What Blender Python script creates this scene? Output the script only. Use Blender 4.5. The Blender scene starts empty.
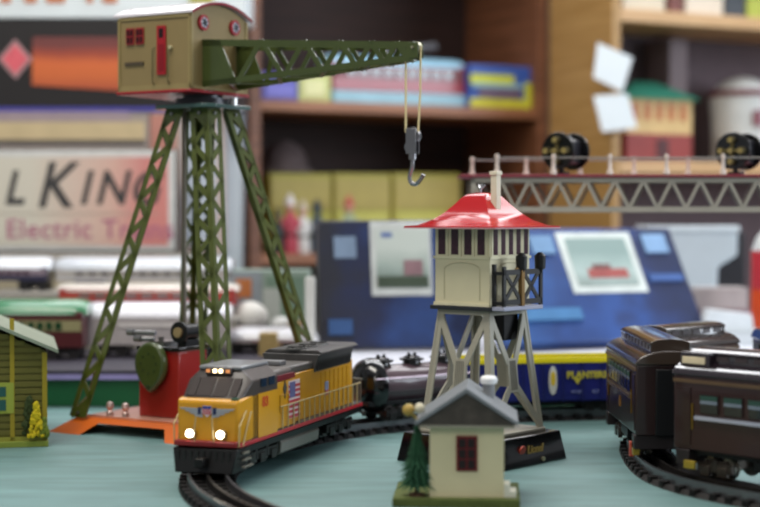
import bpy, bmesh, math, random
from mathutils import Vector, Matrix
random.seed(7)
PI = math.pi
sc = bpy.context.scene
Z0 = 0.80                      # height of the layout table above the floor
HC = 0.236                     # camera height above the table
F = 1600.0                     # focal length in pixels (760 wide frame)

# ---------------------------------------------------------------- camera
cd = bpy.data.cameras.new('camera'); cam = bpy.data.objects.new('camera', cd)
sc.collection.objects.link(cam)
cam.location = (0, 0, Z0 + HC)
cam.rotation_euler = (PI/2 - math.atan(38.5/F), 0, 0)
cd.sensor_width = 36; cd.lens = 36*F/760
cd.clip_start = 0.05; cd.clip_end = 50
cd.dof.use_dof = True; cd.dof.focus_distance = 1.53; cd.dof.aperture_fstop = 3.7
cd.dof.aperture_blades = 8
sc.camera = cam
sc.cycles.filter_width = 2.2

# ---------------------------------------------------------------- world and light
w = bpy.data.worlds.new('world'); sc.world = w; w.use_nodes = True
w.node_tree.nodes['Background'].inputs[0].default_value = (0.90, 0.94, 1.0, 1)
w.node_tree.nodes['Background'].inputs[1].default_value = 0.27
def area(name, loc, target, sx, sy, power, col):
    l = bpy.data.lights.new(name, 'AREA'); l.shape = 'RECTANGLE'; l.size = sx; l.size_y = sy
    l.energy = power; l.color = col
    o = bpy.data.objects.new(name, l); sc.collection.objects.link(o)
    o.location = loc
    o.rotation_euler = (Vector(target) - Vector(loc)).to_track_quat('-Z', 'Y').to_euler()
    return o
area('ceiling_light_panel', (-0.5, 1.2, Z0+1.75), (-0.1, 1.7, Z0), 1.2, 0.5, 24, (1.0, 0.95, 0.86))
area('ceiling_light_panel', (0.25, 2.6, Z0+1.75), (0.2, 2.2, Z0), 2.4, 0.38, 27, (0.97, 0.98, 1.0))
area('window_daylight', (2.6, 1.3, Z0+0.9), (0.1, 1.6, Z0+0.1), 1.3, 1.2, 48, (0.82, 0.90, 1.0))
area('fill_light_behind_camera', (-0.9, -0.8, Z0+1.5), (0, 1.9, Z0+0.1), 1.2, 0.8, 13, (1.0, 0.95, 0.88))  # unseen fill lamp added to lift the sides facing the camera
area('ceiling_light_panel', (0.5, 3.3, Z0+1.55), (0.1, 1.2, Z0+0.1), 2.6, 0.45, 22, (0.98, 0.98, 1.0))  # extra overhead panel added to put bright reflections on the roofs
sc.view_settings.view_transform = 'Standard'; sc.view_settings.look = 'None'
sc.view_settings.gamma = 1; sc.view_settings.use_curve_mapping = False
sc.view_settings.exposure = 0.13

# ---------------------------------------------------------------- materials
def lin(c):
    c /= 255.0
    return c/12.92 if c <= 0.04045 else ((c+0.055)/1.055)**2.4
def rgb(h): return tuple(lin(int(h[i:i+2], 16)) for i in (0, 2, 4)) + (1,)
_m = {}
def mat(hexc, rough=0.5, metal=0.0, var=0.08, scale=40, coat=0.0, spec=0.38, stretch=(1, 1, 1), bump=0.0, emit=None):
    key = (hexc, rough, metal, var, scale, coat, spec, stretch, bump, emit)
    if key in _m: return _m[key]
    m = bpy.data.materials.new('paint_' + hexc); m.use_nodes = True
    nt = m.node_tree; b = nt.nodes['Principled BSDF']
    tc = nt.nodes.new('ShaderNodeTexCoord'); mp = nt.nodes.new('ShaderNodeMapping')
    mp.inputs['Scale'].default_value = stretch
    nz = nt.nodes.new('ShaderNodeTexNoise'); nz.inputs['Scale'].default_value = scale
    nz.inputs['Detail'].default_value = 3
    nt.links.new(tc.outputs['Object'], mp.inputs[0]); nt.links.new(mp.outputs[0], nz.inputs['Vector'])
    mx = nt.nodes.new('ShaderNodeMix'); mx.data_type = 'RGBA'
    c = rgb(hexc)
    mx.inputs['A'].default_value = tuple(min(1, x*(1+var*2)) for x in c[:3]) + (1,)
    mx.inputs['B'].default_value = tuple(x*(1-var*2) for x in c[:3]) + (1,)
    nt.links.new(nz.outputs['Fac'], mx.inputs['Factor']); nt.links.new(mx.outputs['Result'], b.inputs['Base Color'])
    b.inputs['Roughness'].default_value = rough; b.inputs['Metallic'].default_value = metal
    b.inputs['Coat Weight'].default_value = coat; b.inputs['Specular IOR Level'].default_value = spec
    b.inputs['Coat Roughness'].default_value = 0.08
    if bump:
        bp = nt.nodes.new('ShaderNodeBump'); bp.inputs['Strength'].default_value = bump; bp.inputs['Distance'].default_value = 0.002
        nt.links.new(nz.outputs['Fac'], bp.inputs['Height']); nt.links.new(bp.outputs[0], b.inputs['Normal'])
    if emit:
        b.inputs['Emission Color'].default_value = rgb(emit[0]); b.inputs['Emission Strength'].default_value = emit[1]
    _m[key] = m
    return m
def band_mat(name, stops, axis='X', scale=1.0, offset=0.0, rough=0.5, noise=0.0):
    """colour printed in bands along one object axis"""
    m = bpy.data.materials.new(name); m.use_nodes = True
    nt = m.node_tree; b = nt.nodes['Principled BSDF']; b.inputs['Roughness'].default_value = rough
    tc = nt.nodes.new('ShaderNodeTexCoord'); sp = nt.nodes.new('ShaderNodeSeparateXYZ')
    nt.links.new(tc.outputs['Object'], sp.inputs[0])
    ma = nt.nodes.new('ShaderNodeMath'); ma.operation = 'MULTIPLY_ADD'
    ma.inputs[1].default_value = scale; ma.inputs[2].default_value = offset
    nt.links.new(sp.outputs[axis], ma.inputs[0])
    src = ma.outputs[0]
    if noise:
        nz = nt.nodes.new('ShaderNodeTexNoise'); nz.inputs['Scale'].default_value = 16; nz.inputs['Detail'].default_value = 4
        nt.links.new(tc.outputs['Object'], nz.inputs['Vector'])
        m2 = nt.nodes.new('ShaderNodeMath'); m2.operation = 'MULTIPLY_ADD'; m2.inputs[1].default_value = noise
        nt.links.new(nz.outputs['Fac'], m2.inputs[0]); nt.links.new(src, m2.inputs[2]); src = m2.outputs[0]
    cr = nt.nodes.new('ShaderNodeValToRGB'); e = cr.color_ramp.elements
    e[0].position, e[0].color = stops[0][0], rgb(stops[0][1])
    e[1].position, e[1].color = stops[-1][0], rgb(stops[-1][1])
    for p, h in stops[1:-1]:
        x = e.new(p); x.color = rgb(h)
    nt.links.new(src, cr.inputs[0]); nt.links.new(cr.outputs[0], b.inputs['Base Color'])
    return m
def wood_mat(a, bb, scale=6, stretch=(1, 1, 14), rough=0.5):
    m = bpy.data.materials.new('wood_grain'); m.use_nodes = True
    nt = m.node_tree; b = nt.nodes['Principled BSDF']; b.inputs['Roughness'].default_value = rough
    tc = nt.nodes.new('ShaderNodeTexCoord'); mp = nt.nodes.new('ShaderNodeMapping'); mp.inputs['Scale'].default_value = stretch
    nz = nt.nodes.new('ShaderNodeTexNoise'); nz.inputs['Scale'].default_value = scale; nz.inputs['Detail'].default_value = 5
    cr = nt.nodes.new('ShaderNodeValToRGB'); e = cr.color_ramp.elements
    e[0].position = .3; e[0].color = rgb(a); e[1].position = .7; e[1].color = rgb(bb)
    nt.links.new(tc.outputs['Object'], mp.inputs[0]); nt.links.new(mp.outputs[0], nz.inputs['Vector'])
    nt.links.new(nz.outputs['Fac'], cr.inputs[0]); nt.links.new(cr.outputs[0], b.inputs['Base Color'])
    return m
def glass_mat():
    m = bpy.data.materials.new('clear_glass'); m.use_nodes = True
    b = m.node_tree.nodes['Principled BSDF']
    b.inputs['Transmission Weight'].default_value = 0.6; b.inputs['Roughness'].default_value = 0.05
    b.inputs['Base Color'].default_value = (0.05, 0.05, 0.06, 1)
    return m

# ---------------------------------------------------------------- mesh helpers
class MB:
    def __init__(s): s.bm = bmesh.new()
    def _add(s, verts, faces, M=None):
        vs = [s.bm.verts.new(M @ Vector(v) if M else v) for v in verts]
        for f in faces:
            try: s.bm.faces.new([vs[i] for i in f])
            except ValueError: pass
        return vs
    def box(s, c, d, M=None):
        x, y, z = c; a, b, e = d[0]/2, d[1]/2, d[2]/2
        v = [(x+i*a, y+j*b, z+k*e) for i in (-1, 1) for j in (-1, 1) for k in (-1, 1)]
        s._add(v, [(0,1,3,2), (4,6,7,5), (0,4,5,1), (2,3,7,6), (0,2,6,4), (1,5,7,3)], M); return s
    def bounds(s, lo, hi, M=None):
        return s.box([(lo[i]+hi[i])/2 for i in range(3)], [hi[i]-lo[i] for i in range(3)], M)
    def prism(s, poly, axis, a, b, M=None):
        def p(u, v, t):
            return {'x': (t, u, v), 'y': (u, t, v), 'z': (u, v, t)}[axis]
        n = len(poly)
        v = [p(u, w_, a) for u, w_ in poly] + [p(u, w_, b) for u, w_ in poly]
        s._add(v, [tuple(range(n)), tuple(range(2*n-1, n-1, -1))] + [(i, (i+1) % n, n+(i+1) % n, n+i) for i in range(n)], M); return s
    def cyl(s, p0, p1, r0, r1=None, n=16, M=None):
        p0, p1 = Vector(p0), Vector(p1); r1 = r0 if r1 is None else r1
        d = (p1-p0).normalized(); a = d.orthogonal().normalized(); b = d.cross(a)
        v = [p0+(a*math.cos(2*PI*i/n)+b*math.sin(2*PI*i/n))*r0 for i in range(n)] + \
            [p1+(a*math.cos(2*PI*i/n)+b*math.sin(2*PI*i/n))*r1 for i in range(n)]
        s._add(v, [tuple(range(n-1, -1, -1)), tuple(range(n, 2*n))] + [(i, (i+1) % n, n+(i+1) % n, n+i) for i in range(n)], M); return s
    def tube(s, pts, r, n=8, M=None):
        pts = [Vector(p) for p in pts]; v = []; f = []
        up = None
        for i, p in enumerate(pts):
            t = (pts[min(i+1, len(pts)-1)]-pts[max(i-1, 0)]).normalized()
            if up is None: up = t.orthogonal().normalized()
            up = (up - t*up.dot(t)).normalized(); b = t.cross(up)
            v += [p+(up*math.cos(2*PI*k/n)+b*math.sin(2*PI*k/n))*r for k in range(n)]
        for i in range(len(pts)-1):
            for k in range(n): f.append((i*n+k, i*n+(k+1) % n, (i+1)*n+(k+1) % n, (i+1)*n+k))
        f += [tuple(range(n-1, -1, -1)), tuple((len(pts)-1)*n+k for k in range(n))]
        s._add(v, f, M); return s
    def lathe(s, prof, n=20, M=None, c=(0, 0, 0)):
        v = []; f = []
        for r, z in prof:
            r = max(r, 1e-5)
            v += [(c[0]+r*math.cos(2*PI*k/n), c[1]+r*math.sin(2*PI*k/n), c[2]+z) for k in range(n)]
        for i in range(len(prof)-1):
            for k in range(n): f.append((i*n+k, i*n+(k+1) % n, (i+1)*n+(k+1) % n, (i+1)*n+k))
        f += [tuple(range(n-1, -1, -1)), tuple((len(prof)-1)*n+k for k in range(n))]
        s._add(v, f, M); return s
    def ball(s, c, r, sx=1, sy=1, sz=1, n=14, M=None):
        m = n//2
        prof = [(r*math.sin(PI*i/m), -r*math.cos(PI*i/m)) for i in range(m+1)]
        T = Matrix.Translation(c) @ Matrix.Diagonal((sx, sy, sz, 1))
        return s.lathe(prof, n, (M @ T) if M else T)
    def bar(s, p, q, wd, th, nrm):
        """flat strip from p to q lying in the plane with normal nrm"""
        p, q, nrm = Vector(p), Vector(q), Vector(nrm).normalized()
        d = (q-p).normalized(); sd = d.cross(nrm).normalized()*wd/2; t = nrm*th/2
        v = [p-sd-t, p-sd+t, p+sd-t, p+sd+t, q-sd-t, q-sd+t, q+sd-t, q+sd+t]
        s._add(v, [(0,1,3,2), (4,6,7,5), (0,4,5,1), (2,3,7,6), (0,2,6,4), (1,5,7,3)]); return s
    def build(s, name, m, parent=None, bevel=0.0, seg=2, angle=35, loc=None):
        bmesh.ops.recalc_face_normals(s.bm, faces=s.bm.faces)
        me = bpy.data.meshes.new(name); s.bm.to_mesh(me); s.bm.free()
        me.materials.append(m)
        for p in me.polygons: p.use_smooth = True
        me.set_sharp_from_angle(angle=math.radians(angle))
        o = bpy.data.objects.new(name, me); sc.collection.objects.link(o)
        if parent: o.parent = parent
        if loc: o.location = loc
        if bevel:
            b = o.modifiers.new('bevel', 'BEVEL'); b.width = bevel; b.segments = seg; b.limit_method = 'ANGLE'; b.angle_limit = math.radians(40)
        return o
def thing(name, label, cat, loc=(0, 0, 0), rot=0, group=None):
    o = bpy.data.objects.new(name, None); sc.collection.objects.link(o)
    o.location = (loc[0], loc[1], loc[2]+Z0)
    o.rotation_euler = (0, 0, rot) if not isinstance(rot, (tuple, list)) else rot
    o.empty_display_size = 0.02
    o['label'] = label; o['category'] = cat
    if group: o['group'] = group
    return o
def tag(o, label, cat, loc=(0, 0, 0), rot=0, group=None, kind=None):
    o.location = (loc[0], loc[1], loc[2]+Z0)
    if rot: o.rotation_euler = (0, 0, rot) if not isinstance(rot, (tuple, list)) else rot
    if label: o['label'] = label; o['category'] = cat
    if group: o['group'] = group
    if kind: o['kind'] = kind
    return o
def dup(root, loc, rot=0, label=None):
    r = root.copy(); sc.collection.objects.link(r)
    r.location = (loc[0], loc[1], loc[2]+Z0); r.rotation_euler = (0, 0, rot)
    if label: r['label'] = label
    def rec(src, dst):
        for ch in list(src.children):
            if ch is dst: continue
            c = ch.copy(); sc.collection.objects.link(c); c.parent = dst; rec(ch, c)
    rec(root, r)
    return r
def text(body, size, m, parent, M, name='lettering', shear=0.0, ext=0.0004, bold=0.0, space=1.0):
    cu = bpy.data.curves.new('t', 'FONT'); cu.body = body; cu.size = size; cu.extrude = ext
    cu.shear = shear; cu.align_x = 'CENTER'; cu.align_y = 'CENTER'; cu.offset = bold; cu.space_character = space
    cu.resolution_u = 4
    t = bpy.data.objects.new('t', cu); sc.collection.objects.link(t)
    bpy.context.view_layer.update()
    dg = bpy.context.evaluated_depsgraph_get()
    me = bpy.data.meshes.new_from_object(t.evaluated_get(dg))
    bpy.data.objects.remove(t)
    me.transform(M)
    me.materials.clear(); me.materials.append(m)
    o = bpy.data.objects.new(name, me); sc.collection.objects.link(o); o.parent = parent
    return o
def face(c, nrm, up=(0, 0, 1)):
    """matrix that puts XY drawings on a surface facing nrm at c"""
    n = Vector(nrm).normalized(); u = Vector(up); u = (u-n*u.dot(n)).normalized(); x = u.cross(n)
    return Matrix(((x.x, u.x, n.x, c[0]), (x.y, u.y, n.y, c[1]), (x.z, u.z, n.z, c[2]), (0, 0, 0, 1)))
def px(x, D): return (x-380)/F*D
def hz(y, D): return HC - (y-215)/F*D
BLACK = mat('0c0c0e', 0.4, 0.0, 0.1, 60, spec=.3)
GLOSSBLACK = mat('0b0b0d', 0.18, 0, 0.1, 60, coat=0.6)
STEEL = mat('8c8c8c', 0.3, 0.9, 0.1, 80)
BRASS = mat('b08a3a', 0.3, 0.9, 0.1, 80)

# ---------------------------------------------------------------- the room
m_wall = mat('6b6660', 0.9, var=0.05, scale=3)
o = MB().bounds((-3.2, 4.3, -Z0), (4.2, 4.4, 1.9)).build('wall_back', m_wall); tag(o, '', '', kind='structure')
o = MB().bounds((-3.2, -1.8, -Z0-0.1), (4.2, 4.4, -Z0)).build('floor', mat('6d6459', 0.8, var=0.1, scale=2)); tag(o, '', '', kind='structure')

# ---------------------------------------------------------------- layout table
t = thing('layout_table', 'teal painted layout tabletop the trains and toy buildings stand on', 'table', (0, 1.7, 0))
MB().bounds((-1.35, -0.8, -0.03), (1.5, 0.85, 0)).build('tabletop', mat('618180', 0.55, var=0.2, scale=9, stretch=(1.2, 5, 1), bump=0.15), t, bevel=0.003)
MB().bounds((-1.30, -0.75, -0.12), (1.45, 0.8, -0.03)).build('apron', mat('4a3a2c', 0.6), t)
for x in (-1.25, 1.4):
    for y in (-0.7, 0.75):
        MB().bounds((x-.035, y-.035, -Z0), (x+.035, y+.035, -0.03)).build('leg', mat('4a3a2c', 0.6), t)
t = thing('display_platform', 'low white topped platform with green front behind the train tracks', 'platform', (0, 1.96, 0))
MB().bounds((-1.3, 0.004, 0), (.64, 0.58, 0.04)).build('platform_body', mat('14532f', 0.5), t, bevel=0.002)
MB().bounds((-1.3, 0.0, 0.04), (-.12, 0.58, 0.045)).build('shaded_top', mat('302d38', 0.6), t)  # white top continues here; the dark under the coaches is put into its colour
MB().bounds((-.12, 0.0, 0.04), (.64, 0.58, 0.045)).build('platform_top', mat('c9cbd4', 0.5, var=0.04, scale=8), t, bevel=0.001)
MB().bounds((-1.3, -0.001, 0.034), (-0.17, 0.004, 0.0405)).build('edge_strip', mat('8c84b4', 0.5), t)

# ---------------------------------------------------------------- railway tracks
def catmull(P, step=0.008):
    P = [Vector((p[0], p[1], 0)) for p in P]; P = [2*P[0]-P[1]] + P + [2*P[-1]-P[-2]]
    out = []
    for i in range(1, len(P)-2):
        n = max(2, int((P[i+1]-P[i]).length/step))
        for k in range(n):
            t = k/n; a, b, c, d = P[i-1], P[i], P[i+1], P[i+2]
            out.append(0.5*((2*b)+(c-a)*t+(2*a-5*b+4*c-d)*t*t+(3*b-a-3*c+d)*t**3))
    out.append(P[-2]); return out
def sweep(path, sect):
    mb = MB(); n = len(sect); v = []; f = []
    for i, p in enumerate(path):
        t = (path[min(i+1, len(path)-1)]-path[max(i-1, 0)]).normalized(); nn = Vector((-t.y, t.x, 0))
        v += [p+nn*a+Vector((0, 0, z)) for a, z in sect]
    for i in range(len(path)-1):
        for k in range(n): f.append((i*n+k, i*n+(k+1) % n, (i+1)*n+(k+1) % n, (i+1)*n+k))
    f += [tuple(range(n)), tuple((len(path)-1)*n+k for k in range(n-1, -1, -1))]
    mb._add(v, f); return mb
RAILTOP = 0.0125
def track(path, label, tie_gap=0.016, view=lambda p: True, bed='1d1a19', rail='77767a'):
    t = thing('railway_track', label, 'toy track')
    sweep(path, [(-.025, 0), (.025, 0), (.022, .004), (-.022, .004)]).build('roadbed', mat(bed, 0.7, var=0.25, scale=120, bump=0.5), t)
    for a in (-.016, 0, .016):
        sweep(path, [(a-.0016, .0035), (a+.0016, .0035), (a+.0013, RAILTOP), (a-.0013, RAILTOP)]).build(
            'rail', mat(rail, 0.3, 0.85) if a else mat('33302e', 0.4, 0.7), t)
    me = None; acc = 0
    for i in range(1, len(path)):
        acc += (path[i]-path[i-1]).length
        if acc >= tie_gap and view(path[i]):
            acc = 0
            d = path[i]-path[i-1]
            if me is None:
                o = MB().box((0, 0, .0036), (.0075, .049, .0062)).build('tie', mat('121010', 0.6, spec=.2), t, bevel=0.0006)
                me = o.data
            else:
                o = o.copy(); sc.collection.objects.link(o)
            o.location = path[i]; o.rotation_euler = (0, 0, math.atan2(d.y, d.x))
    return t
CX, CY, CR = 0.295, 1.41, 0.45
P1 = [(1.3, 1.86), (0.9, 1.86), (0.6, 1.86), (0.42, 1.86)] + [(CX+CR*math.cos(math.radians(a))+max(0, a-176)*.0006, CY+CR*math.sin(math.radians(a))) for a in range(94, 232, 8)]
path1 = catmull(P1)
track(path1, 'curved three rail track under the yellow locomotive and blue gondola', 0.0145, view=lambda p: p.x < 0.42 and p.y > 1.2)
P2 = [(.66, 1.0), (.51, 1.11), (.40, 1.20), (.33, 1.275), (.282, 1.345), (.262, 1.40), (.256, 1.46), (.26, 1.55), (.272, 1.63), (.31, 1.71), (.38, 1.76), (.5, 1.775), (.9, 1.775)]
path2 = catmull(P2)
track(path2, 'dark curved track under the brown passenger cars', 0.0165, view=lambda p: p.x < 0.5 and 1.15 < p.y)
# ---------------------------------------------------------------- gantry crane
GREEN = mat('48501f', 0.28, var=0.08, scale=50, coat=0.45)
DGREEN = mat('3c4720', 0.28, var=0.08, scale=50, coat=0.45)
CTH = math.radians(-32)
CC = (-0.196, 1.775)
cr = thing('toy_gantry_crane', 'tall green lattice toy crane with khaki cabin on orange base', 'toy crane', (CC[0], CC[1], 0), CTH)
# base: pressed sheet with lifted middle on each side
B = 0.12; BI = 0.098
ORANGE = mat('c8601c', 0.3, var=0.06, coat=0.5)
mb = MB()
def skirt(M):
    # one side of the flared skirt with a cut out arch
    h = 0.016
    xs = [-B, -0.075, -0.062, 0.030, 0.043, B]
    zb = [0, 0, 0.0115, 0.0115, 0, 0]
    v = []; f = []
    for x, z in zip(xs, zb):
        k = BI/B
        fr = 1-(z/h)*(1-k)
        v += [(x*fr if abs(x) == B else x, -B+(B-BI)*z/h, z), (x*k if abs(x) == B else x, -BI, h),
              (x*fr if abs(x) == B else x, -B+(B-BI)*z/h+.0012, z), (x*k if abs(x) == B else x, -BI+.0012, h-.001)]
    for i in range(len(xs)-1):
        a, b = 4*i, 4*i+4
        f += [(a, b, b+1, a+1), (a+2, a+3, b+3, b+2), (a, a+2, b+2, b), (a+1, b+1, b+3, a+3)]
    mb._add(v, f, M)
for k in range(4): skirt(Matrix.Rotation(k*PI/2, 4, 'Z'))
mb.bounds((-BI, -BI, .0145), (BI, BI, .0165))
mb.build('base', ORANGE, cr)
MB().bounds((-BI+.008, -BI+.008, .0165), (BI-.008, BI-.008, .018)).build('base_deck', mat('b98a78', 0.3, var=0.1, coat=0.4), cr, bevel=.0006)
for x, y in ((-.062, -.085), (-.040, -.085)):
    MB().lathe([(.004, 0), (.004, .004), (.0025, .006), (.0045, .010), (.0035, .014), (.001, .015)], 12, c=(x, y, .018)).build('terminal_post', mat('b9a09a', 0.3, 0.6), cr)
# legs
ZT = 0.352; ZB = 0.017; RB = 0.103; RT = 0.028
for sx, sy in ((-1, -1), (1, -1), (-1, 1), (1, 1)):
    mb = MB(); pb = Vector((sx*RB, sy*RB, ZB)); pt = Vector((sx*RT, sy*RT, ZT))
    for ax in (0, 1):
        inw = Vector((-sx, 0, 0)) if ax == 0 else Vector((0, -sy, 0))
        nrm = (pt-pb).cross(inw)
        wB, wT = 0.0215, 0.0225; ew = 0.0060
        def P(s_, t_): return pb.lerp(pt, t_)+inw*(s_*(wB+(wT-wB)*t_))
        mb.bar(P(.09, 0), P(.09, 1), ew, .0012, nrm); mb.bar(P(.91, 0), P(.91, 1), ew, .0012, nrm)
        N = 17
        for i in range(N):
            a, b = (0.05, 0.95) if i % 2 == 0 else (0.95, 0.05)
            mb.bar(P(a, i/N), P(b, (i+1)/N), .0060, .0012, nrm)
        mb.bar(P(.1, .985), P(.9, .985), .010, .0013, nrm); mb.bar(P(.1, .012), P(.9, .012), .010, .0013, nrm)
    lg = mb.build('leg', GREEN, cr)
    for ax in (0, 1):
        inw = Vector((-sx, 0, 0)) if ax == 0 else Vector((0, -sy, 0))
        for tt in (0.985, .012):
            c = pb.lerp(pt, tt)+inw*.010
            out = Vector((0, sy, 0)) if ax == 0 else Vector((sx, 0, 0))
            MB().cyl(c, c+out*.003, .0018, n=8).build('rivet', STEEL, lg)
# top plate and turntable
mb = MB(); c_ = .046; k_ = .012
oct_ = [(-c_, -c_+k_), (-c_+k_, -c_), (c_-k_, -c_), (c_, -c_+k_), (c_, c_-k_), (c_-k_, c_), (-c_+k_, c_), (-c_, c_-k_)]
mb.prism([(x*.92, y*.92) for x, y in oct_], 'z', .352, .3565).build('top_plate', mat('35504c', 0.25, var=.08, coat=.6), cr, bevel=.0008)
MB().lathe([(.030, .3565), (.030, .364), (.022, .3645), (.022, .368)], 28).build('turntable', mat('2a2a2e', .3, .4), cr)
MB().cyl((.026, .022, .3565), (.026, .022, .366), .004, n=12).build('turntable_roller', mat('d8d8d8', .2, .7), cr)
# drive shaft
MB().cyl((-.026, -.001, .095), (-.026, -.001, .3665), .0024, n=10).build('drive_shaft', mat('7b756a', .35, .7), cr)
# winch house
wx, wy = -.004, -.048
MB().bounds((wx-.030, wy-.022, .018), (wx+.026, wy+.026, .090)).build('winch_box', mat('8e1f1a', .3, var=.06, coat=.5), cr, bevel=.0015)
MB().bounds((wx-.032, wy-.024, .090), (wx+.028, wy+.028, .0945)).build('winch_lid', GLOSSBLACK, cr, bevel=.001)
M = Matrix.Rotation(0, 4, 'Z')
mb = MB(); pts = []
for i in range(32):
    a = 2*PI*i/32; r = .0205
    x, z = r*math.cos(a), r*1.1*math.sin(a)
    if math.sin(a) < 0: x *= (1-.62*abs(math.sin(a))**3); z *= 1.38
    pts.append((wx-.006+x, .077+z))
g = mb.prism(pts, 'y', wy-.0345, wy-.0245).build('gear_cover', DGREEN, cr, bevel=.003, seg=3)
mb = MB()
for i in range(8):
    a = 2*PI*i/8
    c = (wx-.006+.0105*math.cos(a), wy-.0345, .077+.0105*math.sin(a))
    mb.cyl(c, (c[0], wy-.0352, c[2]), .0011, n=8)
mb.cyl((wx-.006, wy-.0345, .052), (wx-.006, wy-.037, .052), .0022, n=10)
mb.build('rivet', mat('2c3a20', .4), g)
for dz, x0, x1 in ((.109, -.038, -.006), (.1025, -.028, -.008)):
    MB().cyl((wx+x0, wy-.029, dz), (wx+x1, wy-.022, dz), .0028, n=12).cyl((wx+x0-.001, wy-.029, dz), (wx+x0+.008, wy-.029, dz), .0036, n=12).build('crank_handle', STEEL, cr)
MB().cyl((wx+.020, wy-.012, .110), (wx+.020, wy+.015, .110), .008, n=24).cyl((wx+.020, wy-.015, .110), (wx+.020, wy-.012, .110), .0115, n=24).bounds((wx+.014, wy-.010, .0945), (wx+.026, wy+.012, .102)).build('cable_drum', BLACK, cr)
MB().cyl((wx+.020, wy-.018, .110), (wx+.020, wy-.015, .110), .0055, n=20).build('drum_cap', mat('a8906a', .3, .6), cr)
MB().bounds((wx-.026, wy-.010, .0945), (wx-.004, wy+.012, .099)).cyl((wx-.012, wy-.006, .099), (wx-.012, wy-.006, .104), .003, n=10).build('gear_bracket', STEEL, cr)

# cabin (turns with the boom)
fixed_parts = set(cr.children)
KH = mat('83714a', .4, var=.05, coat=.3); DRED = mat('8c1620', .35, coat=.3)
cb = (-.027, .0, .0)
L, W = .0500, .0515
x0, x1 = cb[0]-L, cb[0]+L
MB().bounds((x0-.002, -W-.002, .368), (x1+.002, W+.002, .3715)).build('cabin_floor', DRED, cr, bevel=.0008)
def arch(y, h=.0135): return h*(1-(y/W)**2)
poly = [(-W, .3715), (W, .3715)] + [(W-2*W*i/16, .4525+arch(W-2*W*i/16)) for i in range(17)]
body = MB().prism(poly, 'x', x0, x1).build('cabin_body', KH, cr, bevel=.0008)
poly = [(-W*1.04+2*W*1.04*i/16, .4530+arch((-W+2*W*i/16))) for i in range(17)]
poly += [(y, z+.0028) for y, z in reversed(poly)]
MB().prism(poly, 'x', x0-.005, x1+.0045).build('cabin_roof', mat('d2ccd2', .3, var=.03, coat=.6), cr)
poly2 = [(y*1.005, z-.0008) for y, z in poly]
MB().prism(poly2, 'x', x1+.0045, x1+.0055).build('roof_trim', mat('7c1f2b', .3), cr)
# side trims and embossed panels
mb = MB()
yF = -W
mb.bounds((x0, yF-.0012, .3715), (x1, yF, .3775)).bounds((x0, yF-.0012, .449), (x1, yF, .4525))
mb.bounds((x0, yF-.0012, .372), (x0+.003, yF, .452)).bounds((x1-.003, yF-.0012, .372), (x1, yF, .452))
mb.build('cabin_trim', mat('8b7b52', .4), cr); mb = MB()
mb.bounds((x1, -W, .372), (x1+.0012, -W+.004, .452)).bounds((x1, W-.004, .372), (x1+.0012, W, .452)).bounds((x1, -W, .372), (x1+.0012, W, .3755))
mb.build('cabin_trim', mat('8b7b52', .4), cr)
dx = cb[0]+.011
def window(xc):
    fr = MB().bounds((xc-.0055, yF-.0018, .4225), (xc+.0055, yF-.0003, .4405)).build('window', DRED, cr)
    mb = MB()
    for i in (-1, 1):
        for k in (-1, 1):
            mb.box((xc+i*.0024, yF-.0021, .4315+k*.004), (.0034, .0006, .0062))
    mb.build('pane', mat('2b0d10', .2), fr)
window(x0+.0175); window(x0+.031)
d = MB().bounds((dx-.006, yF-.0018, .388), (dx+.006, yF-.0002, .441)).build('door', mat('9b1420', .35, coat=.3), cr)
MB().bounds((dx-.0028, yF-.0022, .428), (dx+.0028, yF-.0016, .438)).build('door_window', mat('1a1012', .2), d)
MB().bounds((dx-.004, yF-.0022, .392), (dx+.004, yF-.0018, .421)).build('door_panel', mat('7d101b', .4), d)
for s in (-1, 1):
    MB().tube([(dx+s*.0105, yF, .378), (dx+s*.0105, yF-.004, .380), (dx+s*.0105, yF-.004, .416), (dx+s*.0105, yF, .418)], .0007, 6).build('handrail', mat('6f6846', .3, .5), cr)
MB().cyl((dx+.0125, yF, .417), (dx+.0125, yF-.003, .417), .0022, n=12).build('lamp', mat('cfc6a0', .2, .4), cr)
MB().bounds((x0+.010, yF-.0016, .400), (x0+.036, yF, .4035)).build('name_strip', mat('4a3f31', .5), cr)
for y in (-.031, .026):
    rg = MB().cyl((x1, y, .444), (x1+.003, y, .444), .0085, n=28).build('porthole', mat('9a2430', .3, coat=.3), cr)
    MB().cyl((x1+.003, y, .444), (x1+.0035, y, .444), .0058, n=24).build('pane', mat('b9bcc6', .15, coat=.5), rg)
    mb = MB()
    for k in range(3):
        a = PI*k/3+.3
        dy, dz = .0055*math.cos(a), .0055*math.sin(a)
        mb.bar((x1+.0038, y-dy, .444-dz), (x1+.0038, y+dy, .444+dz), .0018, .0004, (1, 0, 0))
    mb.build('glazing_bar', mat('26262c', .3), rg)
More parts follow.
